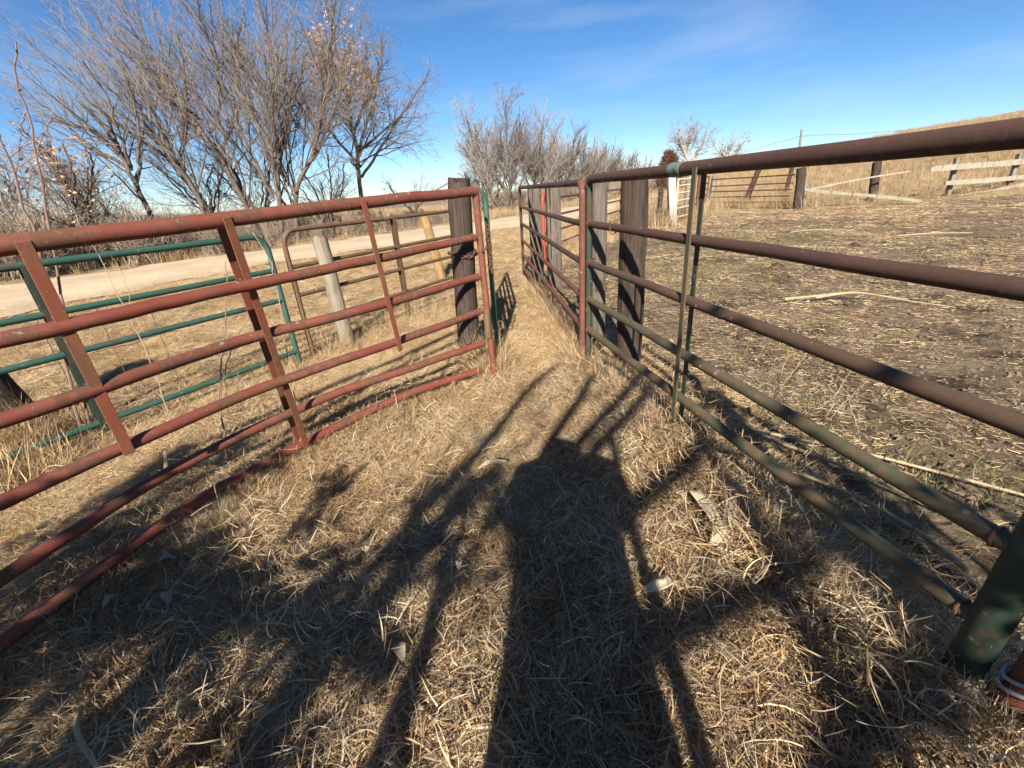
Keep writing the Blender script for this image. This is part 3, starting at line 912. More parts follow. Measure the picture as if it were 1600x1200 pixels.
def wire_loop(c, R, seed, label, nm='wire_tie'):
    rr = random.Random(seed)
    pts = []
    for i in range(22):
        a = i * 0.62
        q = R * (0.7 + 0.5 * rr.random())
        pts.append((c[0] + q * math.cos(a), c[1] + q * 0.5 * math.sin(a), c[2] + q * math.sin(a + 0.4)))
    return tag(MB().tube(smooth_path(pts, 60), 0.0022, 5).build(nm, 'wire'), label, 'wire')
wire_loop((-0.08, 3.40, 0.28), 0.04, 1, 'curl of pale wire at the foot of the edge on green gate')
wire_loop((0.59, 3.2, 0.99), 0.035, 2, 'twist of rusty wire at the top of the rusty gate end')
wire_loop((0.665, 2.70, 1.035), 0.03, 3, 'wire wrapped round the second maroon rail')

# ------------------------------------------------------------------ trees
class Tubes:
    """fast accumulator for many thin tubes"""
    def __init__(self, n=3):
        self.V, self.F, self.c, self.n = [], [], 0, n
    def add(self, P, R):
        n = self.n
        P = np.asarray(P, float); k = len(P)
        t = np.gradient(P, axis=0); t /= (np.linalg.norm(t, axis=1)[:, None] + 1e-9)
        a = np.array([0.31, 0.17, 0.93]) if abs(t[0, 2]) < 0.8 else np.array([0.9, 0.3, 0.1])
        u = np.cross(t, a); u /= (np.linalg.norm(u, axis=1)[:, None] + 1e-9)
        w = np.cross(t, u)
        ang = np.arange(n) * 2 * math.pi / n
        ring = u[:, None, :] * np.cos(ang)[None, :, None] + w[:, None, :] * np.sin(ang)[None, :, None]
        V = P[:, None, :] + ring * np.asarray(R, float)[:, None, None]
        self.V.append(V.reshape(-1, 3))
        i = np.arange(k - 1)[:, None] * n + np.arange(n)[None, :]
        j = np.arange(k - 1)[:, None] * n + (np.arange(n)[None, :] + 1) % n
        self.F.append(np.stack([i, j, j + n, i + n], -1).reshape(-1, 4) + self.c)
        self.c += k * n
    def build(self, name, mat, parent=None, kind=None):
        V = np.concatenate(self.V); F = np.concatenate(self.F)
        if parent is not None: V = V - np.array(parent.location)
        me = bpy.data.meshes.new(name)
        me.vertices.add(len(V)); me.vertices.foreach_set('co', V.astype(np.float32).ravel())
        me.loops.add(F.size); me.loops.foreach_set('vertex_index', F.astype(np.int32).ravel())
        me.polygons.add(len(F)); me.polygons.foreach_set('loop_start', (np.arange(len(F)) * 4).astype(np.int32))
        me.polygons.foreach_set('use_smooth', np.ones(len(F), bool))
        me.update(calc_edges=True)
        me.materials.append(M[mat])
        o = bpy.data.objects.new(name, me); COL.objects.link(o)
        if parent is not None: o.parent = parent
        if kind: o['kind'] = kind
        return o

def rot_about(v, axis, a):
    axis = axis / (np.linalg.norm(axis) + 1e-9)
    return v * math.cos(a) + np.cross(axis, v) * math.sin(a) + axis * np.dot(axis, v) * (1 - math.cos(a))

class TreeGen:
    def __init__(self, seed, ang=(18, 38), lens=(0.42, 0.5, 0.5), dens=(3.6, 4.5, 7.0), lean=(0, 0, 0.25), rmin=0.0055, wig=0.10):
        self.r = np.random.default_rng(seed)
        self.ang, self.lens, self.dens, self.lean, self.rmin, self.wig = ang, lens, dens, np.array(lean, float), rmin, wig
        self.tubes = Tubes(3)
        self.big = Tubes(5)
        self.tips = []
    def grow(self, p, d, L, r, lev):
        k = 5 if lev <= 1 else (4 if lev == 2 else 2)
        P = [p]; D = d.copy()
        for i in range(k):
            D = D + self.r.normal(0, self.wig, 3) + self.lean * 0.25
            D /= np.linalg.norm(D)
            P.append(P[-1] + D * L / k)
        P = np.array(P)
        R = np.linspace(r, max(self.rmin * 0.6, r * 0.25), k + 1)
        (self.big if lev <= 1 else self.tubes).add(P, R)
        if lev >= 2: self.tips.append(P[-1])
        if lev < 3:
            self.children(P, R, L, lev)
    def children(self, P, R, L, lev, start=0.2):
        n = max(2, int(L * self.dens[lev] * self.r.uniform(0.8, 1.2)))
        for i in range(n):
            s = start + (1 - start) * (i + self.r.random()) / n
            x = s * (len(P) - 1); a = min(int(x), len(P) - 2); f = x - a
            p = P[a] * (1 - f) + P[a + 1] * f
            t = P[a + 1] - P[a]; t /= np.linalg.norm(t) + 1e-9
            rv = self.r.normal(0, 1, 3)
            ax = np.cross(t, rv)
            d = rot_about(t, ax, math.radians(self.r.uniform(*self.ang)))
            rr = max(self.rmin, (R[a] * (1 - f) + R[a + 1] * f) * (0.42 if lev == 0 else 0.48))
            l2 = L * self.lens[lev] * (1.15 - 0.75 * s) * self.r.uniform(0.6, 1.3)
            self.grow(p, d, max(l2, 0.18), rr, lev + 1)

def bare_tree(label, stems, r0, seed, name='bare_tree', twig='twig', bark='bark', leaves=0, group=None, cat='tree', start=0.2, rtip=0.022, fan=0, fan_at=(0.05, 0.5), fan_ang=(0.25, 0.8), **kw):
    base = stems[0][0]
    t = thing(name, (base[0], base[1], T(base[0], base[1])), label, cat, group)
    g = TreeGen(seed, **kw)
    tb = Tubes(8)
    stems = [list(q) for q in stems]
    m0 = smooth_path(stems[0], 40)
    Ltot = sum((m0[i + 1] - m0[i]).length for i in range(39))
    for k in range(fan):
        f0 = g.r.uniform(*fan_at)
        p0 = m0[int(f0 * 39)]
        tip = m0[-1] - m0[0]
        sgn = 1 if k % 2 else -1
        d = Vector((sgn * g.r.uniform(*fan_ang), g.r.uniform(-.4, .4), 1.0)) + Vector((tip.x, 0, tip.z)).normalized() * 0.6
        d.normalize()
        Lf = Ltot * (1 - f0) * g.r.uniform(0.62, 0.92)
        q = [p0]
        for j in range(4):
            q.append(q[-1] + d * Lf / 4)
            d = (d + Vector((g.r.normal(0, .10) + g.lean[0] * .3, g.r.normal(0, .1), 0.13))).normalized()
        stems.append(q)
    for si, s in enumerate(stems):
        s = [tuple(x) for x in s]
        if si == 0 or s[0][2] < 0.6:
            s[0] = (s[0][0], s[0][1], T(s[0][0], s[0][1]) - 0.1)
        K = 4 * len(s)
        P = np.array([tuple(v) for v in smooth_path(s, K)])
        # give the stem depth: drift in y
        P[:, 1] += np.cumsum(g.r.normal(0, 0.06, K)) 
        P[:, 0] += np.cumsum(g.r.normal(0, 0.015, K))
        if si > 0: P[0] = np.array(s[0])
        ra = r0 if si == 0 else r0 * 0.62
        R = np.linspace(ra, rtip, K) ** 1.0
        tb.add(P, R)
        L = np.linalg.norm(np.diff(P, axis=0), axis=1).sum()
        g.children(P, R, L, 0, start)
    tb.build('trunk', bark, t)
    n5 = g.big; n3 = g.tubes
    n5.build('branches', bark if twig == 'twig' else twig, t)
    n3.build('twigs', twig, t, 'stuff')
    if leaves:
        tips = np.array(g.tips)
        if leaves == 'tall':
            c = np.array([-5.9, 21, 6.2]); w = np.exp(-(((tips - c) / np.array([0.75, 2.5, 1.3])) ** 2).sum(1))
            c2 = np.array([-4.9, 21, 4.9]); w += 0.8 * np.exp(-(((tips - c2) / np.array([0.5, 2, 0.5])) ** 2).sum(1))
        else:
            w = np.ones(len(tips))
        w /= w.sum()
        nl = 1400 if leaves == 'tall' else 220
        pick = g.r.choice(len(tips), nl, p=w)
        m = MB()
        for q in tips[pick]:
            q = q + g.r.normal(0, 0.08, 3)
            a = g.r.normal(0, 1, 3); a /= np.linalg.norm(a)
            b2 = np.cross(a, g.r.normal(0, 1, 3)); b2 /= np.linalg.norm(b2)
            l = g.r.uniform(0.05, 0.09)
            i = len(m.v)
            nrm = np.cross(a, b2) * l * 0.25
            for s_, u in ((-1, 0), (0, .5), (1, 0), (0, -.5)):
                m.v.append(tuple(q + a * l * s_ + b2 * l * u + (nrm if u == 0 else 0)))
            m.f += [(i, i + 1, i + 2), (i, i + 2, i + 3)]
        o = m.build('dead_leaves', 'leaf_tan', t, False)
        o['kind'] = 'stuff'
    return t

GT = 'bare trees along the far side of the road'
WH = dict(fan=5, fan_at=(0.15, 0.55), fan_ang=(0.3, 1.3), start=0.1, ang=(16, 50), lens=(0.46, 0.5, 0.5), dens=(3.9, 4.7, 5.4), lean=(-0.16, 0, 0.30), wig=0.09)
bare_tree('low bare tree leaning far left over the roadside brush', [[(-11.1, 15.5, 0), (-11.36, 15.5, 1.79), (-11.42, 15.5, 2.62), (-11.49, 15.5, 3.16), (-11.63, 15.5, 3.51), (-12.37, 15.5, 3.81), (-13.04, 15.5, 4.02)], [(-11.42, 15.5, 2.62), (-11.55, 15.5, 3.25), (-11.36, 15.5, 3.92), (-11.63, 15.5, 4.58)]], 0.085, 1, group=GT, **WH)
bare_tree('bare whippy tree leaning left, second from the left of the tall clump', [[(-10.0, 16.5, 0), (-10.34, 16.5, 2.11), (-10.59, 16.5, 3.18), (-10.75, 16.5, 4.36), (-11.12, 16.5, 5.39), (-11.74, 16.5, 6.22)]], 0.09, 2, group=GT, **WH)
bare_tree('tall bare tree with long trunk bowed to the left of the clump centre', [[(-8.7, 17.0, 0), (-9.04, 17.0, 2.13), (-9.43, 17.0, 3.43), (-9.92, 17.0, 4.74), (-10.27, 17.0, 5.95), (-10.48, 17.0, 6.91)]], 0.09, 3, group=GT, **WH)
bare_tree('tall upright bare tree forked low in the middle of the clump', [[(-8.1, 17.0, 0), (-7.8, 17.0, 1.95), (-7.42, 17.0, 3.49), (-7.16, 17.0, 4.75), (-6.92, 17.0, 6.08), (-6.84, 17.0, 7.3)], [(-7.96, 17.0, 1.55), (-8.22, 17.0, 2.78), (-8.49, 17.0, 4.65), (-8.53, 17.0, 6.33), (-8.46, 17.0, 7.3)]], 0.09, 4, group=GT, fan=5, fan_at=(0.12, 0.55), fan_ang=(0.3, 1.2), start=0.1, ang=(16, 50), lens=(0.42, 0.5, 0.5), dens=(3.9, 4.7, 5.4), lean=(-0.05, 0, 0.30), wig=0.09)
bare_tree('bare tree with two spreading trunks right of the clump centre', [[(-7.75, 17.5, 0), (-7.35, 17.5, 1.71), (-6.38, 17.5, 2.99), (-5.64, 17.5, 4.38), (-5.06, 17.5, 5.77), (-4.6, 17.5, 6.9)], [(-7.35, 17.5, 1.71), (-7.63, 17.5, 2.57), (-6.83, 17.5, 4.27), (-6.0, 17.5, 6.4)]], 0.09, 5, group=GT, fan=5, fan_at=(0.12, 0.55), fan_ang=(0.3, 1.2), start=0.1, ang=(16, 50), lens=(0.40, 0.5, 0.5), dens=(3.9, 4.7, 5.4), lean=(0.05, 0, 0.28), wig=0.10)
bare_tree('tall tree still holding tan dead leaves, rightmost of the left clump', [[(-6.08, 21.0, 0), (-5.9, 21.0, 1.87), (-5.76, 21.0, 3.1), (-5.83, 21.0, 4.27), (-5.77, 21.0, 5.3), (-5.87, 21.0, 6.8), (-5.89, 21.0, 8.1)], [(-5.76, 21.0, 3.1), (-5.0, 21.0, 4.45), (-4.54, 21.0, 5.6), (-4.0, 21.0, 7.2)], [(-5.73, 21.0, 3.22), (-4.57, 21.0, 3.97), (-3.37, 21.0, 4.8)]], 0.10, 6, leaves='tall', group=GT, fan=9, fan_at=(0.22, 0.8), fan_ang=(.5, 1.6), ang=(24, 70), lens=(0.44, 0.5, 0.5), dens=(4.4, 5.0, 6.0), lean=(0.03, 0, 0.10), wig=0.16)
bare_tree('small brushy tree with a few tan leaves at far left', [[(-12.6, 14.0, 0), (-12.31, 14.0, 1.22), (-11.98, 14.0, 1.8), (-12.1, 14.0, 2.9), (-12.5, 14.0, 3.6)], [(-12.31, 14, 1.0), (-12.9, 14, 2.0), (-13.8, 14, 2.8)], [(-12.4, 14, .6), (-11.6, 14, 1.6), (-11.3, 14, 2.6)]], 0.06, 7, leaves='few', group=GT, fan=8, fan_ang=(.3, 1.3), ang=(20, 60), lens=(0.45, 0.5, 0.5), dens=(4.2, 4.6, 6), lean=(-0.05, 0, 0.08), wig=0.17)
bare_tree('brushy bare tree at the left edge of the picture', [[(-16.8, 16.0, 0), (-16.3, 16.0, 1.5), (-16.0, 16.0, 3.6)], [(-16.5, 16, .9), (-17.2, 16, 2.0), (-17.6, 16, 3.0)]], 0.065, 8, group=GT, fan=7, fan_ang=(.3, 1.2), ang=(20, 55), lens=(0.5, 0.5, 0.5), dens=(4.2, 4.6, 6), lean=(-0.05, 0, 0.12), wig=0.15)
bare_tree('low spreading bare bush tree right of the leafy tree', [[(-4.2, 22.5, 0), (-4.0, 22.5, 0.7), (-3.3, 22.5, 1.3), (-2.4, 22.5, 1.75)], [(-4.1, 22.5, 0.6), (-4.7, 22.5, 1.3), (-5.0, 22.5, 2.0)]], 0.07, 9, group=GT, ang=(20, 55), lens=(0.5, 0.5, 0.5), dens=(4.5, 4.8, 6), lean=(0.05, 0, 0.10), wig=0.15)

LW = dict(fan=6, fan_at=(0.0, 0.35), fan_ang=(0.3, 1.3), start=0.08, ang=(18, 55), lens=(0.48, 0.5, 0.5), dens=(4.0, 4.8, 5.5), lean=(-0.12, 0, 0.2), wig=0.12)
bare_tree('low bare thicket tree between the two leftmost leaning trunks', [[(-10.9, 18.2, 0), (-11.2, 18.2, 1.4), (-11.7, 18.2, 2.8), (-12.3, 18.2, 3.8)]], 0.06, 41, group=GT, **LW)
bare_tree('low bare thicket tree behind the bowed trunk', [[(-9.3, 18.6, 0), (-9.6, 18.6, 1.3), (-10.1, 18.6, 2.6), (-10.6, 18.6, 3.6)]], 0.06, 42, group=GT, **LW)
bare_tree('low bare thicket tree left of all the leaning trunks', [[(-14.0, 17.0, 0), (-14.3, 17.0, 1.4), (-14.9, 17.0, 2.7), (-15.5, 17.0, 3.5)]], 0.06, 43, group=GT, **LW)
bare_tree('low bare thicket tree right of the two spreading trunks', [[(-7.0, 19.4, 0), (-6.9, 19.4, 1.1), (-6.7, 19.4, 2.2), (-6.6, 19.4, 3.0)]], 0.05, 44, group=GT, **LW)

GM = 'bare trees in the middle distance'
MD = dict(start=0.12, fan=10, fan_at=(0.02, 0.45), fan_ang=(0.3, 1.35), ang=(18, 52), lens=(0.46, 0.5, 0.5), dens=(3.0, 4.2, 4.6), lean=(0, 0, 0.22), rmin=0.011, wig=0.10, rtip=0.03)
bare_tree('pale leaning bare tree, leftmost of the middle group', [[(0.2, 36, 0), (-0.68, 36, 1.25), (-1.2, 36, 3.44), (-1.69, 36, 5.3), (-1.89, 36, 6.4)], [(-0.9, 36, 2.2), (-2.0, 36, 3.7), (-2.8, 36, 4.8)]], 0.10, 21, twig='twig_pale', group=GM, **MD)
bare_tree('tallest bare tree of the middle group', [[(0.91, 36, 0), (0.83, 36, 2.03), (0.77, 36, 4.56), (0.83, 36, 7.0)], [(0.85, 36, 1.2), (1.9, 36, 3.2), (2.4, 36, 5.6)]], 0.10, 22, group=GM, **MD)
bare_tree('bare many stemmed tree right of the tallest middle tree', [[(2.53, 38, 0), (2.9, 38, 1.94), (3.51, 38, 4.58), (3.82, 38, 6.4)], [(2.7, 38, 1.0), (4.0, 38, 3.2), (5.0, 38, 5.6)]], 0.10, 23, twig='twig_pale', group=GM, **MD)
bare_tree('bare tree behind the far end of the rusty gate', [[(5.69, 42, 0), (6.02, 42, 2.34), (6.59, 42, 4.4), (7.14, 42, 5.5)], [(5.8, 42, 1.4), (5.2, 42, 3.2), (5.0, 42, 5.2)]], 0.10, 24, group=GM, **MD)
bare_tree('shorter bare tree trailing right of the middle group', [[(10.21, 50, 0), (10.5, 50, 2.33), (11.1, 50, 4.9)], [(10.3, 50, 1.2), (9.3, 50, 3.4), (8.8, 50, 5.0)]], 0.10, 25, group=GM, **MD)
bare_tree('small hazy bare tree, last of the row towards the cedar', [[(16.79, 60, -.3), (16.61, 60, 2.29), (16.87, 60, 4.6)], [(16.7, 60, 1.2), (15.3, 60, 3.4), (14.6, 60, 4.9)]], 0.10, 26, group=GM, **MD)
bare_tree('small bare tree between the middle group and the last trees', [[(13.2, 54, -.3), (13.3, 54, 2.2), (13.6, 54, 4.6)], [(13.2, 54, 1.0), (12.3, 54, 3.0), (12.0, 54, 4.4)]], 0.10, 27, twig='twig_pale', group=GM, **MD)
bare_tree('slender bare tree crowded behind the middle group', [[(7.7, 45, -.2), (7.9, 45, 2.2), (8.3, 45, 5.2)]], 0.10, 28, group=GM, **MD)
bare_tree('bare thicket tree among the shorter trailing trees', [[(11.9, 52, -.2), (12.0, 52, 2.2), (12.5, 52, 4.9)]], 0.10, 29, group=GM, **MD)
bare_tree('bare thicket tree nearest the cedar', [[(18.4, 60, -.2), (18.3, 60, 2.0), (18.6, 60, 4.1)]], 0.10, 30, twig='twig_pale', group=GM, **MD)
bare_tree('full bare tree behind the second rank of the middle group', [[(4.6, 44, -.2), (4.7, 44, 2.4), (5.0, 44, 6.0)]], 0.10, 45, group=GM, **MD)
bare_tree('bare tree filling the dip of the middle tree line', [[(8.9, 47, -.2), (9.0, 47, 2.4), (9.4, 47, 5.4)]], 0.10, 46, twig='twig_pale', group=GM, **MD)
bare_tree('wispy bare tree starting the middle tree line', [[(-1.3, 38, -.2), (-1.5, 38, 1.6), (-2.0, 38, 4.0)]], 0.08, 47, group=GM, **MD)
CT = dict(fan=8, fan_at=(0.25, 0.75), fan_ang=(.5, 1.8), ang=(28, 66), lens=(0.55, 0.5, 0.5), dens=(2.4, 3.4, 4.2), lean=(0, 0, 0.06), rmin=0.018, wig=0.16, twig='twig_pale', bark='twig_pale', rtip=0.05)
bare_tree('big pale bare cottonwood on the skyline right of the cedar', [[(28.4, 70, -.5), (27.8, 70, 3.2), (26.6, 70, 5.6), (25.9, 70, 7.8)], [(27.8, 70, 3.2), (29.4, 70, 5.4), (30.2, 70, 7.6)], [(27.6, 70, 3.6), (27.6, 70, 6.3), (28.0, 70, 8.6)]], 0.27, 31, group=GM, **CT)
bare_tree('smaller pale bare cottonwood, rightmost on the skyline', [[(38.9, 80, 0), (38.4, 80, 3.5), (37.9, 80, 6.8)], [(38.4, 80, 3.3), (40.4, 80, 5.6), (41.4, 80, 6.9)], [(38.4, 80, 3.3), (36.2, 80, 5.2), (35.2, 80, 6.4)]], 0.26, 32, group=GM, **CT)

# rust brown cedar
def cedar():
    t = thing('cedar_tree', (14.2, 40, T(14.2, 40)), 'small rust brown cedar at the foot of the cottonwood', 'tree')
    tb = Tubes(6); z0 = T(14.2, 40)
    tb.add([(14.2, 40, z0 - .1), (14.2, 40, z0 + 2.8)], [0.12, 0.03]); tb.build('trunk', 'bark', t)
    r = np.random.default_rng(5)
    cr = Tubes(3)
    for i in range(2600):
        h = r.random() ** 0.8
        R = 1.75 * (1 - h) ** 0.5 * (0.85 + 0.15 * math.sin(h * 23 + r.random())) + 0.1
        a = r.random() * 2 * math.pi
        q = R * math.sqrt(r.random()) * (0.75 + 0.3 * math.sin(a * 3 + h * 9) * math.sin(a * 1.7 + 2))
        p = np.array([14.2 + q * math.cos(a), 40 + q * math.sin(a), z0 + 0.15 + h * 2.9])
        d = np.array([math.cos(a), math.sin(a), 0.9]) * 0.5 + r.normal(0, 0.3, 3)
        d /= np.linalg.norm(d)
        cr.add([p, p + d * r.uniform(0.12, 0.42)], [0.03, 0.006])
    cr.build('crown', 'juniper', t)
cedar()

# saplings and tall weeds at the left
def stem_plant(name, paths, radii, mt, label, cat='sapling', twigs=0, seed=1):
    t = thing(name, (paths[0][0][0], paths[0][0][1], 0), label, cat)
    rr = random.Random(seed)
    for pth, (ra, rb) in zip(paths, radii):
        P = smooth_path(pth, 22)
        P = [p + Vector((rr.uniform(-.006, .006), rr.uniform(-.006, .006), 0)) * (1 if 0 < i < 21 else 0) for i, p in enumerate(P)]
        m = MB().tube(P, [ra + (rb - ra) * i / 21 for i in range(22)], 7)
        for _ in range(twigs):
            i = rr.randrange(6, 21); p = P[i]
            d = Vector((rr.uniform(-1, 1), rr.uniform(-1, 1), rr.uniform(.2, 1))).normalized() * rr.uniform(.01, .025)
            m.tube([p, p + d], [rb * 1.3, rb * 0.7], 5)
        m.build('stem', mt, t)
    return t
stem_plant('bare_sapling', [[(-2.92, 2.7, -.03), (-2.78, 2.7, 0.5), (-2.68, 2.7, 0.88), (-2.58, 2.7, 1.2), (-2.46, 2.7, 1.59), (-2.40, 2.7, 1.79), (-2.39, 2.7, 1.95), (-2.31, 2.7, 2.1)],
                            [(-2.46, 2.7, 1.6), (-2.38, 2.7, 1.70), (-2.27, 2.7, 1.80)],
                            [(-2.40, 2.7, 1.82), (-2.47, 2.7, 1.74), (-2.56, 2.7, 1.60)]], [(0.0085, 0.0034), (0.0035, 0.002), (0.0035, 0.002)], 'twig_red', 'tall thin reddish sapling rising past the left end of the red gate', twigs=5)
stem_plant('bare_sapling', [[(-2.90, 2.62, -.03), (-2.78, 2.65, 0.6), (-2.67, 2.7, 1.2), (-2.65, 2.7, 1.38), (-2.60, 2.7, 1.65), (-2.64, 2.7, 1.80), (-2.74, 2.7, 1.95)],
                            [(-2.62, 2.7, 1.60), (-2.50, 2.7, 1.66), (-2.40, 2.7, 1.68)],
                            [(-2.615, 2.7, 1.55), (-2.45, 2.72, 1.62), (-2.2, 2.75, 1.66), (-2.0, 2.8, 1.63)]], [(0.009, 0.004), (0.0035, 0.0022), (0.003, 0.0016)], 'twig_red', 'branched sapling at the left edge with arching side twigs', twigs=5, seed=2)
stem_plant('dry_weed', [[(-2.15, 2.45, 0), (-2.12, 2.46, 0.5), (-2.16, 2.47, 1.05), (-2.2, 2.48, 1.35)], [(-2.13, 2.46, 0.7), (-2.06, 2.45, 0.95), (-2.07, 2.44, 1.1)]], [(0.0032, 0.0014), (0.002, 0.001)], 'stalk', 'thin pale weed stem right of the saplings', 'weed', 4, 3)
stem_plant('dry_weed', [[(-1.62, 2.10, 0), (-1.56, 2.15, 0.4), (-1.42, 2.2, 0.8), (-1.37, 2.25, 1.05)], [(-1.57, 2.14, .35), (-1.45, 2.2, .62), (-1.25, 2.25, .86)]], [(0.005, 0.0018), (0.003, 0.0015)], 'twig_red', 'dark forked weed stem behind the middle of the red gate', 'weed', 5, 4)
stem_plant('dry_weed', [[(-1.38, 2.5, 0.0), (-1.33, 2.5, 0.5), (-1.28, 2.5, 0.95), (-1.33, 2.5, 1.16)], [(-1.29, 2.5, .9), (-1.12, 2.5, .88), (-1.0, 2.5, .78)]], [(0.0035, 0.0015), (0.0025, 0.0012)], 'stalk', 'pale bent weed stem under the top rail of the red gate', 'weed', 4, 5)
stem_plant('dry_weed', [[(1.25, 3.9, 0), (1.22, 3.9, .3), (1.26, 3.92, .6)], [(1.22, 3.9, .2), (1.12, 3.9, .5), (1.10, 3.92, .7)], [(1.22, 3.9, .25), (1.33, 3.9, .5), (1.36, 3.9, .62)]], [(0.006, 0.003)] * 3, 'twig_red', 'little twiggy weed between the grey and dark posts on the right', 'weed', 8, 6)
stem_plant('dry_weed', [[(0.98, 4.6, 0), (0.98, 4.6, .6), (1.0, 4.6, 1.0), (0.97, 4.6, 1.32)]], [(0.006, 0.003)], 'stalk', 'tall seeded weed between the slim grey post and the yellow tube', 'weed', 16, 7)
for k, (x, y, h, dx, lb) in enumerate([(1.25, 1.9, .62, .10, 'thin dry stem in front of the dirt yard, left of its group'), (1.36, 1.7, .5, .12, 'thin dry stem in front of the dirt yard, middle of its group'), (1.33, 1.25, .45, -.05, 'dark dry weed close to the lower green rails'), (1.42, 1.2, .4, .05, 'short dark weed right of the close dry weed'), (1.55, 1.6, .42, -.15, 'bent pale stem over the wet dirt patch')]):
    stem_plant('dry_weed', [[(x, y, 0), (x + dx * .4, y, h * .5), (x + dx, y + .02, h)], [(x + dx * .3, y, h * .4), (x + dx * .9 + .05, y, h * .75), (x + dx + .08, y, h * .85)]], [(0.0024, 0.001), (0.0015, 0.0008)], 'twig_red' if k in (2, 3) else 'stalk', lb, 'weed', 6, 20 + k)

# ------------------------------------------------------------------ litter on the ground
def ribbon(path, widths, name, mt, label, cat, cup=0.35, group=None):
    P = [q - Vector((0, 0, 0.048)) for q in smooth_path(path, 14)]
    m = MB()
    for i, p in enumerate(P):
        t = (P[min(i + 1, 13)] - P[max(i - 1, 0)]).normalized()
        s = t.cross(Vector((0, 0, 1))).normalized()
        w = np.interp(i / 13, np.linspace(0, 1, len(widths)), widths)
        for k in (-1, -.5, 0, .5, 1):
            m.v.append(tuple(p + s * w * k + Vector((0, 0, 1)) * w * cup * (k * k) + Vector((random.uniform(-.001, .001),) * 3)))
    for i in range(13):
        for k in range(4):
            a = i * 5 + k
            m.f.append((a, a + 1, a + 6, a + 5))
    o = m.build(name, mt)
    sd = o.modifiers.new('thickness', 'SOLIDIFY'); sd.thickness = 0.0012
    return tag(o, label, cat, group)
z = 0.135
ribbon([(0.70, 1.42, z + .03), (0.69, 1.38, z + .06), (0.705, 1.30, z + .05), (0.715, 1.22, z + .03), (0.69, 1.17, z + .03), (0.66, 1.14, z + .02)], [.012, .022, .026, .022, .02, .012], 'corn_husk', 'husk', 'long curled pale corn husk beside the lower green rails', 'husk')
z = 0.10
ribbon([(0.385, 1.02, z), (0.42, 1.015, z + .02), (0.46, 1.025, z + .02), (0.49, 1.05, z + .01)], [.012, .022, .014, .02], 'corn_husk', 'husk', 'short folded corn husk in the dappled shade, middle bottom', 'husk')
z = 0.075
ribbon([(-0.20, 1.81, z), (-0.13, 1.835, z + .02), (-0.05, 1.86, z)], [.008, .017, .010], 'corn_husk', 'husk', 'yellowish husk lying at the left edge of the big shadow', 'husk')
ribbon([(-0.40, 3.38, .10), (-0.30, 3.34, .16), (-0.20, 3.30, .22)], [.012, .018, .012], 'corn_husk', 'husk', 'cream husk strip at the foot of the thick round post', 'husk')
GL = 'pale dead leaves in the grass'
for x, y, s, lb in [(-0.237, 1.192, .022, 'small white leaf in the big shadow'), (0.28, 1.117, .026, 'crumpled white leaf right of the big shadow centre'), (-0.389, 0.876, .032, 'broad grey leaf beside the lit strip at the bottom'), (-1.268, 1.139, .034, 'whitish leaf lying inside the dark patch by the red gate'), (-1.40, 1.32, .032, 'pale leaf just below the bottom red rail'), (-1.47, 1.14, .03, 'pale green grey leaf standing by the bottom red rail'), (0.20, 1.43, .02, 'tiny pale leaf on the right side of the big shadow'), (-0.60, 1.30, .018, 'tiny white leaf on the sunny straw left of the shadow'), (-0.85, 1.72, .02, 'pale leaf on the sunny straw below the bent rail')]:
    a = random.random() * 6
    ribbon([(x - s * math.cos(a), y - s * math.sin(a), z + .01), (x, y, z + .03), (x + s * math.cos(a), y + s * math.sin(a), z + .015)], [.004, s * .62, .004], 'dead_leaf', 'leaf', lb, 'leaf', 0.5, GL)
ribbon([(-0.98, 1.98, .05), (-0.90, 2.02, .06), (-0.83, 2.06, .05)], [.008, .016, .006], 'bark_strip', 'leaf', 'pale bark strip on the straw near the bent rail', 'bark')
ribbon([(-0.82, 2.30, .05), (-0.76, 2.33, .06), (-0.66, 2.36, .05)], [.008, .016, .006], 'bark_strip', 'leaf', 'pale bark strip further along under the bottom rail', 'bark')
def stick(path, ra, rb, mt, label, name='dry_stalk', cat='stalk', group=None):
    P = [q - Vector((0, 0, 0.045)) for q in smooth_path(path, 14)]
    return tag(MB().tube(P, [ra + (rb - ra) * i / 13 for i in range(14)], 7).build(name, mt), label, cat, group)
GS = 'dry stalks lying in the yard'
stick([(3.03, 4.63, .05), (3.4, 4.60, .07), (3.75, 4.55, .09), (4.0, 4.25, .06), (4.25, 3.95, .04)], .013, .004, 'stalk', 'long pale stalk lying alone on the bare dirt yard', group=GS)
stick([(3.35, 4.60, .05), (3.7, 4.5, .10), (3.95, 4.35, .07), (4.1, 4.3, .05)], .008, .004, 'stalk', 'thin stalk leaning on the long pale stalk in the yard', group=GS)
stick([(1.30, 1.95, .05), (1.45, 1.70, .07), (1.62, 1.42, .06), (1.82, 1.12, .05)], .009, .005, 'stalk', 'thick pale stem lying along the yard side of the gate', group=GS)
stick([(1.36, 1.98, .05), (1.62, 1.78, .06), (1.95, 1.5, .05), (2.2, 1.25, .05)], .009, .005, 'stalk', 'second long stem lying beside the thick pale stem', group=GS)
stick([(1.28, 1.62, .06), (1.38, 1.42, .08), (1.48, 1.22, .06), (1.5, 1.05, .05)], .007, .012, 'stalk', 'brown stem nearest to the lower green rails', group=GS)
stick([(6.6, 10.3, .05), (7.0, 10.05, .09), (7.3, 10.2, .06), (7.6, 9.95, .05)], .010, .005, 'stalk', 'pale stalk far out in the yard, upper of two', group=GS)
stick([(7.6, 8.6, .05), (8.0, 8.42, .08), (8.3, 8.5, .06), (8.75, 8.3, .05)], .012, .008, 'stalk', 'pale stalk far out in the yard, lower of two', group=GS)
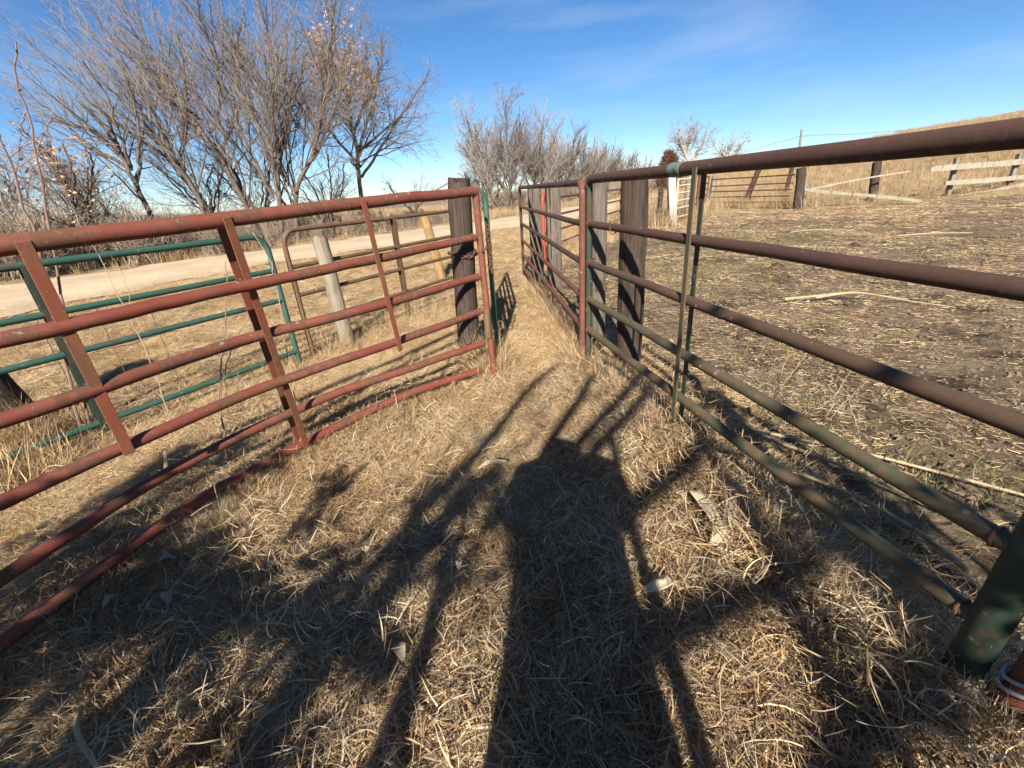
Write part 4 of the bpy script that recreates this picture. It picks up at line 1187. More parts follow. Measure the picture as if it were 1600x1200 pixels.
stick([(-1.30, 0.80, .05), (-1.24, 0.73, .07), (-1.14, 0.66, .06), (-1.02, 0.60, .05)], .008, .005, 'stalk', 'knobbly pale stem at the bottom left corner', 'fallen_straw', 'straw')
stick([(-0.36, 0.86, .05), (-0.33, 0.76, .06), (-0.25, 0.69, .06), (-0.10, 0.675, .05)], .005, .006, 'stalk', 'curved pale stem crossing the lit strip at the bottom', 'fallen_straw', 'straw')
stick([(0.115, 1.20, .07), (0.13, 0.95, .075), (0.135, 0.72, .06)], .0028, .002, 'stalk', 'straight thin grass stem lying in the big shadow', 'fallen_straw', 'straw')
stick([(-1.93, 2.03, .0), (-1.90, 2.06, .16)], .012, .010, 'stalk', 'short broken stub sticking up behind the bent red rails', 'broken_stub', 'stem')
for k in range(5):
    q = [(-1.80 + .3 * k, 1.32 + .34 * k)]
DUNG = 'clods of dung on the dirt'
for k, (x, y, s) in enumerate([(4.1, 6.6, .07), (3.55, 3.5, .06), (6.4, 8.1, .10), (2.05, 3.6, .06)]):
    m = MB(); rr = random.Random(k)
    n1, n2 = 6, 9
    for i in range(n1):
        a = math.pi / 2 * i / (n1 - 1)
        for j in range(n2):
            b2 = 2 * math.pi * j / n2
            q = s * (0.8 + 0.4 * rr.random())
            m.v.append((x + q * math.cos(a) * math.cos(b2), y + q * math.cos(a) * math.sin(b2), T(x, y) - .01 + q * .7 * math.sin(a)))
    for i in range(n1 - 1):
        for j in range(n2):
            a, c = i * n2 + j, i * n2 + (j + 1) % n2
            m.f.append((a, c, c + n2, a + n2))
    tag(m.build('dung_clod', 'wood_dark'), ['dark clod in the middle of the yard', 'dark clod close behind the lone pale stalk', 'larger dark clod far out in the yard', 'dark clod near the twin green braces'][k], 'dung', DUNG)

# ------------------------------------------------------------------ grass scatter
TINTS = np.array([(0.52, 0.40, 0.23), (0.46, 0.34, 0.19), (0.38, 0.27, 0.145), (0.30, 0.205, 0.11), (0.22, 0.145, 0.08), (0.44, 0.37, 0.265), (0.33, 0.275, 0.20), (0.58, 0.48, 0.32)])
PROTO = {}
def blade_mesh(name, n, spread, length, width, el, curl, mat, seed, seg=4, tint_w=None, droop=0.0, tip=0.15):
    r = np.random.default_rng(seed)
    V, F, C = [], [], []
    for i in range(n):
        a = r.random() * 2 * math.pi
        p = np.array([*(r.normal(0, spread, 2)), r.uniform(0, 0.012)])
        az = r.random() * 2 * math.pi
        e = math.radians(r.uniform(*el))
        d = np.array([math.cos(az) * math.cos(e), math.sin(az) * math.cos(e), math.sin(e)])
        L = r.uniform(*length); w = r.uniform(*width)
        cz = r.normal(0, curl); ce = r.normal(0, curl) * 0.7
        tint = TINTS[r.choice(len(TINTS), p=tint_w)] * r.uniform(0.8, 1.15)
        roll = r.normal(0, 0.7)
        base = len(V)
        for k in range(seg + 1):
            s = k / seg
            side = np.cross(d, np.array([0, 0, 1.0])); side /= np.linalg.norm(side) + 1e-9
            upv = np.cross(side, d)
            sd = side * math.cos(roll) + upv * math.sin(roll)
            ww = w * (1 - (1 - tip) * s ** 1.6)
            V.append(p + sd * ww / 2); V.append(p - sd * ww / 2)
            C.append(tint); C.append(tint)
            p = p + d * L / seg
            d = rot_about(d, np.array([0, 0, 1.0]), cz)
            d = rot_about(d, side, ce) + np.array([0, 0, -droop])
            d /= np.linalg.norm(d)
            if p[2] < 0.002: p[2] = 0.002; d[2] = abs(d[2]) * 0.3
        for k in range(seg):
            a = base + 2 * k
            F.append((a, a + 1, a + 3, a + 2))
    me = bpy.data.meshes.new(name)
    me.from_pydata([tuple(v) for v in V], [], F)
    at = me.color_attributes.new('tint', 'FLOAT_COLOR', 'POINT')
    c = np.ones((len(V), 4), np.float32); c[:, :3] = np.array(C)
    at.data.foreach_set('color', c.ravel())
    me.polygons.foreach_set('use_smooth', [True] * len(me.polygons))
    me.materials.append(M[mat])
    return bpy.data.objects.new(name, me)

def proto_coll(key, objs):
    c = bpy.data.collections.new(key)
    for o in objs: c.objects.link(o)
    PROTO[key] = c
    return c
W_GOLD = np.array([.18, .2, .2, .14, .08, .08, .06, .06])
W_GREY = np.array([.03, .05, .11, .17, .19, .17, .24, .04])
proto_coll('grass_mat', [blade_mesh('mat_a%d' % i, 60, 0.05, (0.05, 0.15), (0.0013, 0.0028), (-6, 24), 0.20, 'straw', 100 + i, 4, W_GOLD, 0.06) for i in range(8)])
proto_coll('grass_grey', [blade_mesh('grey_a%d' % i, 62, 0.05, (0.06, 0.18), (0.0012, 0.0028), (-8, 20), 0.17, 'straw_leaf', 150 + i, 4, W_GREY, 0.07) for i in range(6)])
proto_coll('grass_leafy', [blade_mesh('leafy_a%d' % i, 46, 0.05, (0.04, 0.12), (0.0018, 0.0046), (-8, 42), 0.17, 'straw_leaf', 200 + i, 4, W_GREY, 0.12) for i in range(6)])
proto_coll('grass_tuft', [blade_mesh('tuft_a%d' % i, 34, 0.035, (0.18, 0.42), (0.0026, 0.0052), (45, 88), 0.14, 'straw_leaf', 300 + i, 6, W_GOLD, 0.13) for i in range(5)])
proto_coll('straw_chips', [blade_mesh('chips_a%d' % i, 16, 0.11, (0.012, 0.085), (0.0025, 0.0065), (-3, 8), 0.10, 'straw', 400 + i, 2, W_GOLD, 0.0, 0.7) for i in range(6)])
proto_coll('field_grass', [blade_mesh('field_a%d' % i, 46, 0.16, (0.12, 0.34), (0.004, 0.009), (10, 75), 0.2, 'straw_far', 500 + i, 3, W_GOLD, 0.10) for i in range(5)])
proto_coll('tall_grass', [blade_mesh('tall_a%d' % i, 46, 0.20, (0.35, 0.75), (0.007, 0.014), (55, 88), 0.10, 'straw_far', 600 + i, 4, W_GOLD, 0.07) for i in range(4)])
green_t = TINTS.copy()
TINTS_SAVE = TINTS
TINTS = np.array([(0.14, 0.17, 0.05), (0.18, 0.20, 0.07), (0.10, 0.13, 0.035), (0.24, 0.23, 0.10), (0.30, 0.25, 0.13), (0.16, 0.16, 0.06), (0.2, 0.19, 0.08), (0.34, 0.28, 0.16)])
proto_coll('green_grass', [blade_mesh('green_a%d' % i, 40, 0.09, (0.03, 0.09), (0.002, 0.005), (20, 80), 0.2, 'straw_far', 700 + i, 3, None, 0.08) for i in range(3)])
TINTS = TINTS_SAVE

def shrub_proto(i):
    g = TreeGen(900 + i, ang=(15, 50), lens=(0.5, 0.5, 0.5), dens=(4, 6, 8), lean=(0, 0, 0.15), rmin=0.006, wig=0.15)
    for k in range(9):
        a = g.r.random() * 6.28; e = g.r.uniform(0.9, 1.5)
        d = np.array([math.cos(a) * math.cos(e), math.sin(a) * math.cos(e), math.sin(e)])
        g.grow(np.array([g.r.normal(0, .2), g.r.normal(0, .2), -0.05]), d, g.r.uniform(.9, 1.6), 0.018, 1)
    V = np.concatenate(g.big.V + g.tubes.V)
    F = np.concatenate(g.big.F + [f + g.big.c for f in g.tubes.F])
    me = bpy.data.meshes.new('shrub%d' % i)
    me.from_pydata(V.tolist(), [], F.tolist())
    me.materials.append(M['brush'])
    return bpy.data.objects.new('shrub%d' % i, me)
M['brush'] = bark_mat('brush_twigs', (0.185, 0.145, 0.108), (0.29, 0.235, 0.18))
proto_coll('brush', [shrub_proto(i) for i in range(4)])
def far_tree_proto(i):
    g = TreeGen(950 + i, ang=(15, 45), lens=(0.45, 0.5, 0.5), dens=(1.0, 1.6, 2.4), lean=(0, 0, 0.2), rmin=0.05, wig=0.12)
    for k in range(4):
        a = g.r.random() * 6.28; e = g.r.uniform(0.9, 1.5)
        d = np.array([math.cos(a) * math.cos(e), math.sin(a) * math.cos(e), math.sin(e)])
        g.grow(np.array([g.r.normal(0, 1.0), g.r.normal(0, 1.0), -0.3]), d, g.r.uniform(3.5, 6.0), 0.2, 0)
    V = np.concatenate(g.big.V + g.tubes.V)
    F = np.concatenate(g.big.F + [f + g.big.c for f in g.tubes.F])
    me = bpy.data.meshes.new('far_tree%d' % i)
    me.from_pydata(V.tolist(), [], F.tolist())
    me.materials.append(M['far_twig'])
    return bpy.data.objects.new('far_tree%d' % i, me)
M['far_twig'] = bark_mat('far_wood_twigs', (0.15, 0.125, 0.11), (0.20, 0.17, 0.145))
proto_coll('far_wood', [far_tree_proto(i) for i in range(3)])

def scatter(name, label, key, pos, rot, scl):
    n = len(pos)
    me = bpy.data.meshes.new(name)
    me.vertices.add(n)
    me.vertices.foreach_set('co', np.asarray(pos, np.float32).ravel())
    a = me.attributes.new('rot', 'FLOAT_VECTOR', 'POINT'); a.data.foreach_set('vector', np.asarray(rot, np.float32).ravel())
    a = me.attributes.new('scl', 'FLOAT', 'POINT'); a.data.foreach_set('value', np.asarray(scl, np.float32).ravel())
    k = len(PROTO[key].objects)
    a = me.attributes.new('idx', 'INT', 'POINT'); a.data.foreach_set('value', RNG.integers(0, k, n).astype(np.int32))
    o = bpy.data.objects.new(name, me)
    COL.objects.link(o)
    ng = bpy.data.node_groups.new(name + '_scatter', 'GeometryNodeTree')
    ng.interface.new_socket('Geometry', in_out='INPUT', socket_type='NodeSocketGeometry')
    ng.interface.new_socket('Geometry', in_out='OUTPUT', socket_type='NodeSocketGeometry')
    N, Lk = ng.nodes, ng.links
    gi, go = N.new('NodeGroupInput'), N.new('NodeGroupOutput')
    iop = N.new('GeometryNodeInstanceOnPoints')
    ci = N.new('GeometryNodeCollectionInfo')
    ci.inputs['Collection'].default_value = PROTO[key]
    ci.inputs['Separate Children'].default_value = True
    ci.inputs['Reset Children'].default_value = True
    def attr(nm, ty):
        q = N.new('GeometryNodeInputNamedAttribute'); q.data_type = ty
        q.inputs['Name'].default_value = nm
        return q.outputs['Attribute']
    er = N.new('FunctionNodeEulerToRotation')
    Lk.new(attr('rot', 'FLOAT_VECTOR'), er.inputs['Euler'])
    Lk.new(gi.outputs['Geometry'], iop.inputs['Points'])
    Lk.new(ci.outputs['Instances'], iop.inputs['Instance'])
    iop.inputs['Pick Instance'].default_value = True
    Lk.new(attr('idx', 'INT'), iop.inputs['Instance Index'])
    Lk.new(er.outputs['Rotation'], iop.inputs['Rotation'])
    Lk.new(attr('scl', 'FLOAT'), iop.inputs['Scale'])
    Lk.new(iop.outputs['Instances'], go.inputs['Geometry'])
    md = o.modifiers.new('scatter', 'NODES')
    md.node_group = ng
    return tag(o, label, kind='stuff')

def rand_pts(n, x0, x1, y0, y1):
    return RNG.uniform(x0, x1, n), RNG.uniform(y0, y1, n)
def in_view(x, y, margin=4):
    az = np.degrees(np.arctan2(x, y))
    r = np.hypot(x, y)
    return (np.abs(az + 0) < 50 + margin + 25 * np.exp(-r)) & (y > -0.2)
def place(x, y, dz=0.0):
    return np.stack([x, y, terrain(x, y) + dz], -1)
def rots(n, tilt=0.15):
    return np.stack([RNG.normal(0, tilt, n), RNG.normal(0, tilt, n), RNG.uniform(0, 6.283, n)], -1)

def lane_side(x, y):           # + right of the right hand gates
    return x - seg_x(y, LANE_EDGE)
def left_gate_d(x, y):         # signed distance to the red gate line (+ = paddock side)
    A = np.array([-0.155, 3.075]); g = np.array([-0.5925, -0.8056])
    return -((x - A[0]) * g[1] - (y - A[1]) * g[0]) * -1

# matted lane grass
x, y = rand_pts(16000, -2.6, 1.6, 0.25, 5.0)
dist = np.hypot(x, y)
keep = (lane_side(x, y) < 0.12) & in_view(x, y) & (RNG.random(len(x)) < np.interp(dist, [0.5, 1.5, 3, 5], [1.0, 1.0, 0.8, 0.6]))
x, y = x[keep], y[keep]
gy = RNG.random(len(x)) < (1 - sstep(0.9, 2.1, y + 0.5 * (vnoise(x, y, 2.0, 21) - 0.5))) * 0.85
scatter('trampled_grass', 'greyer trampled dead grass in the foreground', 'grass_grey', place(x[gy], y[gy], 0.004), rots(int(gy.sum()), 0.12), RNG.uniform(0.75, 1.15, int(gy.sum())))
x, y = x[~gy], y[~gy]
scatter('matted_grass', 'matted dry golden grass covering the lane', 'grass_mat', place(x, y, 0.004), rots(len(x), 0.10), RNG.uniform(0.65, 1.05, len(x)))
x, y = rand_pts(5200, -2.4, 1.3, 0.3, 6.0)
keep = (lane_side(x, y) < 0.05) & in_view(x, y)
x, y = x[keep], y[keep]
scatter('lane_chaff', 'fine chaff and broken straw on the lane', 'straw_chips', place(x, y, 0.022), rots(len(x), 0.12), RNG.uniform(0.35, 0.7, len(x)))
# leafier grey grass along the right and the near foreground
x, y = rand_pts(15000, -2.0, 1.6, 0.2, 3.0)
sd = lane_side(x, y)
p = np.exp(-((sd + 0.22) / 0.30) ** 2) + 0.30 * (1 - sstep(0.7, 1.7, y)) + 0.12
keep = (sd < 0.22) & in_view(x, y) & (RNG.random(len(x)) < p)
x, y = x[keep], y[keep]
scatter('leafy_dead_grass', 'broad bladed dead grass heaped along the right gate and foreground', 'grass_leafy', place(x, y, 0.012), rots(len(x), 0.3), RNG.uniform(0.75, 1.3, len(x)))
# paddock grass, thinning with distance
x, y = rand_pts(60000, -14, 4.5, 1.2, 24)
r = np.hypot(x, y)
road_d = y - np.interp(x, [q[0] for q in ROAD_NEAR], [q[1] for q in ROAD_NEAR])
dens = np.interp(r, [2, 4, 8, 14, 22], [1.0, 0.85, 0.40, 0.25, 0.15]) * (r > 1.8)
keep = (lane_side(x, y) < 0.15) & in_view(x, y) & (RNG.random(len(x)) < dens) & ((road_d < RNG.uniform(-1.0, 0.8, len(x))))
x, y = x[keep], y[keep]; r = r[keep]
scatter('paddock_grass', 'short dry grass of the paddock between gates and road', 'grass_mat', place(x, y, 0.0), rots(len(x), 0.15), np.interp(r, [2, 6, 14, 24], [0.85, 1.05, 1.5, 2.0]) * RNG.uniform(0.8, 1.2, len(x)))
x, y = rand_pts(9000, -14, 4.5, 2.0, 22)
r = np.hypot(x, y)
road_d = y - np.interp(x, [q[0] for q in ROAD_NEAR], [q[1] for q in ROAD_NEAR])
keep = (lane_side(x, y) < 0.1) & in_view(x, y) & (road_d < -0.6) & (RNG.random(len(x)) < 0.30 + 0.5 * (vnoise(x, y, 0.7, 8) > 0.55)) & ~((np.abs(x - 0.1) < 0.75) & (y < 9))
x, y = x[keep], y[keep]
scatter('paddock_tufts', 'loose dry tufts standing in the paddock', 'field_grass', place(x, y), rots(len(x), 0.2), RNG.uniform(0.25, 0.5, len(x)))

# tufts along fence lines
xs, ys, ss = [], [], []
def line_tufts(A, B, n, w, s0, s1):
    t = RNG.random(n)
    xs.append(A[0] + (B[0] - A[0]) * t + RNG.normal(0, w, n)); ys.append(A[1] + (B[1] - A[1]) * t + RNG.normal(0, w, n)); ss.append(RNG.uniform(s0, s1, n))
line_tufts((0.57, 3.2), (0.40, 6.2), 130, 0.05, 0.4, 0.8)
line_tufts((0.57, 3.05), (0.50, 4.0), 45, 0.05, 0.45, 0.8)
line_tufts((1.06, 0.60), (0.62, 3.0), 150, 0.07, 0.3, 0.6)
line_tufts((-0.13, 3.05), (-0.30, 3.5), 60, 0.07, 0.6, 1.05)
line_tufts((-0.2, 3.0), (-1.0, 2.35), 90, 0.05, 0.2, 0.42)
line_tufts((-1.1, 2.3), (-1.75, 0.9), 150, 0.06, 0.22, 0.46)
line_tufts((-0.6, 5.9), (-1.85, 3.9), 60, 0.12, 0.4, 0.8)
line_tufts((-1.9, 3.7), (-3.1, 1.9), 60, 0.15, 0.25, 0.55)
line_tufts((-3.4, 2.6), (-2.75, 1.9), 110, 0.20, 0.6, 1.1)
line_tufts((0.8, 8.3), (3.7, 14.3), 160, 0.25, 0.7, 1.4)
x, y, s = np.concatenate(xs), np.concatenate(ys), np.concatenate(ss)
scatter('fence_line_tufts', 'long dry grass tufts growing along the gates', 'grass_tuft', place(x, y), rots(len(x), 0.25), s)

# long blades draped over the bottom rail of the right hand gate
n = 1500
t = 0.22 + 0.78 * RNG.random(n) ** 0.8
x = 0.62 + (1.06 - 0.62) * t + RNG.normal(-0.07, 0.09, n); y = 3.0 + (0.45 - 3.0) * t + RNG.normal(0, 0.04, n)
rt = rots(n, 0.35); rt[:, 1] -= 0.35
scatter('draped_grass', 'long bleached grass blades draped over the bottom green rail', 'grass_leafy', place(x, y, RNG.uniform(0.0, 0.08, n) * (vnoise(x * 3, y * 3, 1.2, 17) > 0.42)), rt, RNG.uniform(0.8, 1.45, n))
n = 330
t = 0.15 + 0.85 * RNG.random(n)
x = 0.62 + (1.06 - 0.62) * t + RNG.normal(-0.05, 0.06, n); y = 3.0 + (0.50 - 3.0) * t
rt = rots(n, 0.3)
keep = vnoise(x * 3, y * 3, 1.2, 17) > 0.36
scatter('shaggy_bank', 'shaggy dead grass bank under the right hand gate', 'grass_tuft', place(x, y)[keep], rt[keep], RNG.uniform(0.28, 0.55, n)[keep])
n = 170
t = RNG.random(n)
rail = np.array([(-0.226, 3.07), (-0.705, 2.721), (-1.133, 2.22), (-1.501, 1.637), (-1.689, 0.978)])
u = np.linspace(0, 1, 5)
x = np.interp(t, u, rail[:, 0]) + RNG.normal(0, 0.05, n); y = np.interp(t, u, rail[:, 1]) + RNG.normal(0, 0.03, n)
scatter('rail_grass', 'dead grass lapping over the bottom red rail', 'grass_leafy', place(x, y, RNG.uniform(0.0, 0.04, n)), rots(n, 0.4), RNG.uniform(0.55, 0.95, n))
# yard straw
x, y = rand_pts(78000, 0.4, 22, 0.4, 19)
r = np.hypot(x, y)
ym = yard_mask(x, y)
dens = np.interp(r, [1, 3, 6, 12, 20], [1.0, 1.0, 0.7, 0.42, 0.3]) * (0.06 + 0.94 * sstep(0.25, 0.75, 0.6 * vnoise(x, y, 0.7, 9) + 0.4 * vnoise(x, y, 2.6, 10)))
keep = (ym > 0.4) & in_view(x, y, 6) & (RNG.random(len(x)) < dens)
x, y, r = x[keep], y[keep], r[keep]
scatter('yard_straw', 'broken straw and chaff scattered over the dirt yard', 'straw_chips', place(x, y, 0.006), rots(len(x), 0.05), np.interp(r, [1, 4, 10, 20], [0.55, 0.62, 0.95, 1.4]) * RNG.uniform(0.6, 1.3, len(x)))
def clod_proto(i):
    r = np.random.default_rng(800 + i)
    V, F = [], []
    for q in range(7):
        c = np.array([*r.normal(0, .12, 2), 0]); sz = r.uniform(.008, .03)
        b0 = len(V)
        for (a, bb, cc) in ((1, 0, 0), (-1, 0, 0), (0, 1, 0), (0, -1, 0), (0, 0, 1), (0, 0, -.4), (.6, .6, .5), (-.6, .5, .5)):
            V.append(tuple(c + np.array([a, bb, cc * .8]) * sz * r.uniform(.7, 1.2)))
        for t_ in ((0, 2, 4), (2, 1, 4), (1, 3, 4), (3, 0, 4), (2, 0, 5), (1, 2, 5), (3, 1, 5), (0, 3, 5)):
            F.append(tuple(b0 + k for k in t_))
    me = bpy.data.meshes.new('clods%d' % i); me.from_pydata(V, [], F); me.materials.append(M['clod'])
    return bpy.data.objects.new('clods%d' % i, me)
M['clod'] = plain_mat('dirt_clod', (0.11, 0.078, 0.052), (0.21, 0.155, 0.105), 20, 1.0)
proto_coll('clods', [clod_proto(i) for i in range(5)])
x, y = rand_pts(6500, 0.6, 14, 0.6, 14)
keep = (yard_mask(x, y) > 0.6) & in_view(x, y, 6) & (vnoise(x, y, 0.8, 31) > 0.42)
x, y = x[keep], y[keep]
scatter('dirt_clods', 'small clods and dung crumbs scattered over the yard', 'clods', place(x, y, 0.002), rots(len(x), 0.1), RNG.uniform(0.3, 0.9, len(x)))
# denser trash just behind the maroon gate
x, y = rand_pts(3600, 0.7, 2.6, 0.5, 4.0)
sd = lane_side(x, y)
keep = (sd > 0.02) & (sd < 0.9) & (RNG.random(len(x)) < np.exp(-(sd / 0.42) ** 2) * 0.75)
x, y = x[keep], y[keep]
scatter('gate_side_trash', 'dry grass and straw heaped behind the maroon gate', 'grass_mat', place(x, y, 0.005), rots(len(x), 0.2), RNG.uniform(0.8, 1.5, len(x)))
x, y = rand_pts(6000, 1.0, 9, 0.8, 13)
gr = 0.8 * np.exp(-((x - 2.5) ** 2 / 0.8 + (y - 7.0) ** 2 / 1.2)) + 0.4 * np.exp(-((x - 5.2) ** 2 / 6 + (y - 9.5) ** 2 / 5)) + 0.9 * np.exp(-((x - 1.8) ** 2 / .12 + (y - 1.65) ** 2 / .25))
keep = (lane_side(x, y) > 0.3) & (RNG.random(len(x)) < gr * 0.6 * (vnoise(x, y, 2.5, 12) > 0.4))
x, y = x[keep], y[keep]
scatter('green_growth', 'sparse green grass sprouting in the dirt yard', 'green_grass', place(x, y), rots(len(x), 0.1), RNG.uniform(0.7, 1.2, len(x)))

# tall grass beyond the yard and on the hill
x, y = rand_pts(14000, 3, 60, 13.5, 70)
yf = np.interp(x, [-5, 5, 9, 10.9, 14, 18, 40], [14.7, 14.8, 18.5, 16.9, 16.6, 15.9, 14.8])
r = np.hypot(x, y)
keep = (y > yf) & in_view(x, y) & (RNG.random(len(x)) < np.interp(r, [15, 25, 60], [1, .8, .45])) & (y - yf < 60) & (np.degrees(np.arctan2(x, y)) > 14)
x, y, r = x[keep], y[keep], r[keep]
scatter('hill_grass', 'tall tan grass on the slope beyond the yard', 'tall_grass', place(x, y), rots(len(x), 0.15), np.interp(r, [15, 60], [0.55, 1.0]) * RNG.uniform(0.5, 1.15, len(x)))
x, y = rand_pts(500, 3.6, 11, 13.2, 21)
yf = np.interp(x, [3.6, 5.4, 9.4, 10.9], [14.2, 14.6, 20.5, 17.0])
keep = np.abs(y - yf) < 0.8
x, y = x[keep], y[keep]
scatter('weed_fringe', 'tall dry weeds along the far wire fence and gate', 'tall_grass', place(x, y), rots(len(x), 0.15), RNG.uniform(0.5, 1.1, len(x)))
# field beyond the road
x, y = rand_pts(9000, -30, 26, 12, 75)
road_f = y - np.interp(x, [q[0] for q in ROAD_FAR], [q[1] for q in ROAD_FAR])
keep = (road_f > 0.2) & in_view(x, y) & (RNG.random(len(x)) < 0.8)
x, y = x[keep], y[keep]
scatter('far_field_grass', 'dry grass of the field beyond the road', 'tall_grass', place(x, y), rots(len(x), 0.15), RNG.uniform(0.35, 0.7, len(x)))
# brush strip along the far road edge
n = 480
t = RNG.random(n)
P = np.array(ROAD_FAR[1:8], float)
dd = np.concatenate([[0], np.cumsum(np.hypot(*np.diff(P, axis=0).T))])
s = t * dd[-1]
bx, by = np.interp(s, dd, P[:, 0]), np.interp(s, dd, P[:, 1])
off = RNG.uniform(0.8, 6.0, n)
x, y = bx - off * 0.72, by + off * 0.69
keep = np.abs(np.degrees(np.arctan2(x, y)) + 27) < 27
x, y, off = x[keep], y[keep], off[keep]
az = np.degrees(np.arctan2(x, y))
hs = np.interp(az, [-52, -40, -30, -22, -12, -5, 0], [1.15, 1.05, 0.85, 0.65, 0.5, 0.3, 0.2])
scatter('roadside_brush', 'tangled grey brown brush along the far edge of the road', 'brush', place(x, y), rots(len(x), 0.2), hs * RNG.uniform(0.7, 1.2, len(x)))
n = 150
x, y = RNG.uniform(-3, 20, n), RNG.uniform(35, 60, n)
keep = (np.degrees(np.arctan2(x, y)) > -4) & (np.degrees(np.arctan2(x, y)) < 19)
x, y = x[keep], y[keep]
scatter('middle_brush', 'grey brush under the middle distance trees', 'brush', place(x, y), rots(len(x), 0.2), RNG.uniform(0.6, 1.4, len(x)))
# wooded far ridge
n = 2600
a = np.radians(RNG.uniform(-56, 30, n)); r = RNG.uniform(230, 470, n)
x, y = r * np.sin(a), r * np.cos(a)
scatter('far_woods', 'bare grey woods on the far ridge', 'far_wood', place(x, y), rots(len(x), 0.05), RNG.uniform(0.5, 0.85, n))

# ------------------------------------------------------------------ behind the camera: what throws the long shadows
def shadow_src(S, t):
    """point t metres back along the sun ray from ground point S"""
    return (S[0] - math.sin(SHADOW_AZ) * t, S[1] - math.cos(SHADOW_AZ) * t, t * math.tan(SUN_EL))
def back_tree():
    t = thing('lane_tree', (-0.55, -3.9, 0), 'bare tree behind the viewpoint whose limbs shade the lane', 'tree')
    tb = Tubes(8)
    def limb(S, ts, r0, r1):
        pts = [shadow_src(s, q) for s, q in zip(S, ts)]
        P = np.array([tuple(v) for v in smooth_path(pts, 16)])
        tb.add(P, np.linspace(r0, r1, 16))
        return P
    tb.add(np.array([(-0.55, -3.9, -.1), (-0.52, -3.85, 1.2), (-0.50, -3.7, 2.4), (-0.47, -3.5, 3.1)]), [0.11, 0.10, 0.09, 0.07])
    g = TreeGen(77, ang=(20, 50), lens=(0.4, 0.5, 0.5), dens=(5.0, 4.0, 2.0), lean=(0.05, 0, 0.15), rmin=0.006, wig=0.12)
    PA = limb([(-0.85, 0.2), (-0.70, 0.80), (-0.55, 1.32), (-0.16, 2.11), (0.09, 2.72), (0.39, 3.2)], [3.9, 4.2, 4.5, 4.9, 5.3, 5.7], 0.05, 0.018)
    g.children(PA[:11], np.linspace(0.030, 0.016, 11), 1.9, 0, 0.05)
    PB = limb([(0.0, 1.55), (0.20, 2.08), (0.46, 2.61), (0.58, 2.90)], [5.0, 5.2, 5.5, 5.7], 0.042, 0.022)
    limb([(0.1, 1.5), (0.27, 1.91), (0.74, 2.61), (1.0, 3.0)], [5.0, 5.2, 5.6, 5.9], 0.042, 0.022)
    limb([(0.15, 1.45), (0.39, 1.92), (0.72, 2.39), (1.0, 2.8)], [4.9, 5.0, 5.3, 5.6], 0.042, 0.024)
    limb([(0.1, 1.0), (0.38, 1.39), (0.81, 1.86), (1.2, 2.4)], [4.5, 4.7, 5.0, 5.4], 0.05, 0.026)
    g.children(PB, np.linspace(0.02, 0.012, 16), 0.9, 0, 0.0)
    PL = limb([(-0.55, 1.0), (-0.35, 1.45), (-0.10, 1.85)], [4.4, 4.7, 5.0], 0.055, 0.03)
    g.children(PL, np.linspace(0.028, 0.016, 16), 1.5, 0, 0.0)
    for S, ts in (([(0.3, .9), (.75, 1.1), (1.3, 1.5)], [4.2, 4.6, 5.2]), ([(0.5, .4), (.9, .8), (1.5, 1.2)], [3.8, 4.2, 5.0]), ([(-.4, .9), (-1.1, 1.2), (-1.8, 1.6)], [4.4, 4.8, 5.2]), ([(0.7, .3), (1.1, .2), (1.7, .6)], [3.6, 4.0, 4.5])):
        P = limb(S, ts, 0.06, 0.02)
        g.children(P, np.linspace(0.03, 0.012, 16), 1.6, 0, 0.3)
    m = MB()
    for _ in range(330):  # loose leaves added along the sun rays to dapple the lane shadow
        S = (g.r.uniform(-0.52, 0.02), g.r.uniform(1.15, 1.80)); q = np.array(shadow_src(S, g.r.uniform(4.3, 5.0)))
        if abs((S[0] + 0.52) * 1.0 - (S[1] - 1.15) * 0.8) > 0.42: continue
        a = g.r.normal(0, 1, 3); a /= np.linalg.norm(a)
        b2 = np.cross(a, g.r.normal(0, 1, 3)); b2 /= np.linalg.norm(b2)
        l = g.r.uniform(0.025, 0.05); i = len(m.v); nrm = np.cross(a, b2) * l * 0.25
        for s_, u in ((-1, 0), (0, .6), (1, 0), (0, -.6)):
            m.v.append(tuple(q + a * l * s_ + b2 * l * u + (nrm if u == 0 else 0)))
        m.f += [(i, i + 1, i + 2), (i, i + 2, i + 3)]
    m.build('dead_leaves', 'leaf_tan', t, False)['kind'] = 'stuff'
    tb.build('trunk', 'bark', t)
    g.big.build('branches', 'bark', t)
    g.tubes.build('twigs', 'twig', t, 'stuff')
back_tree()
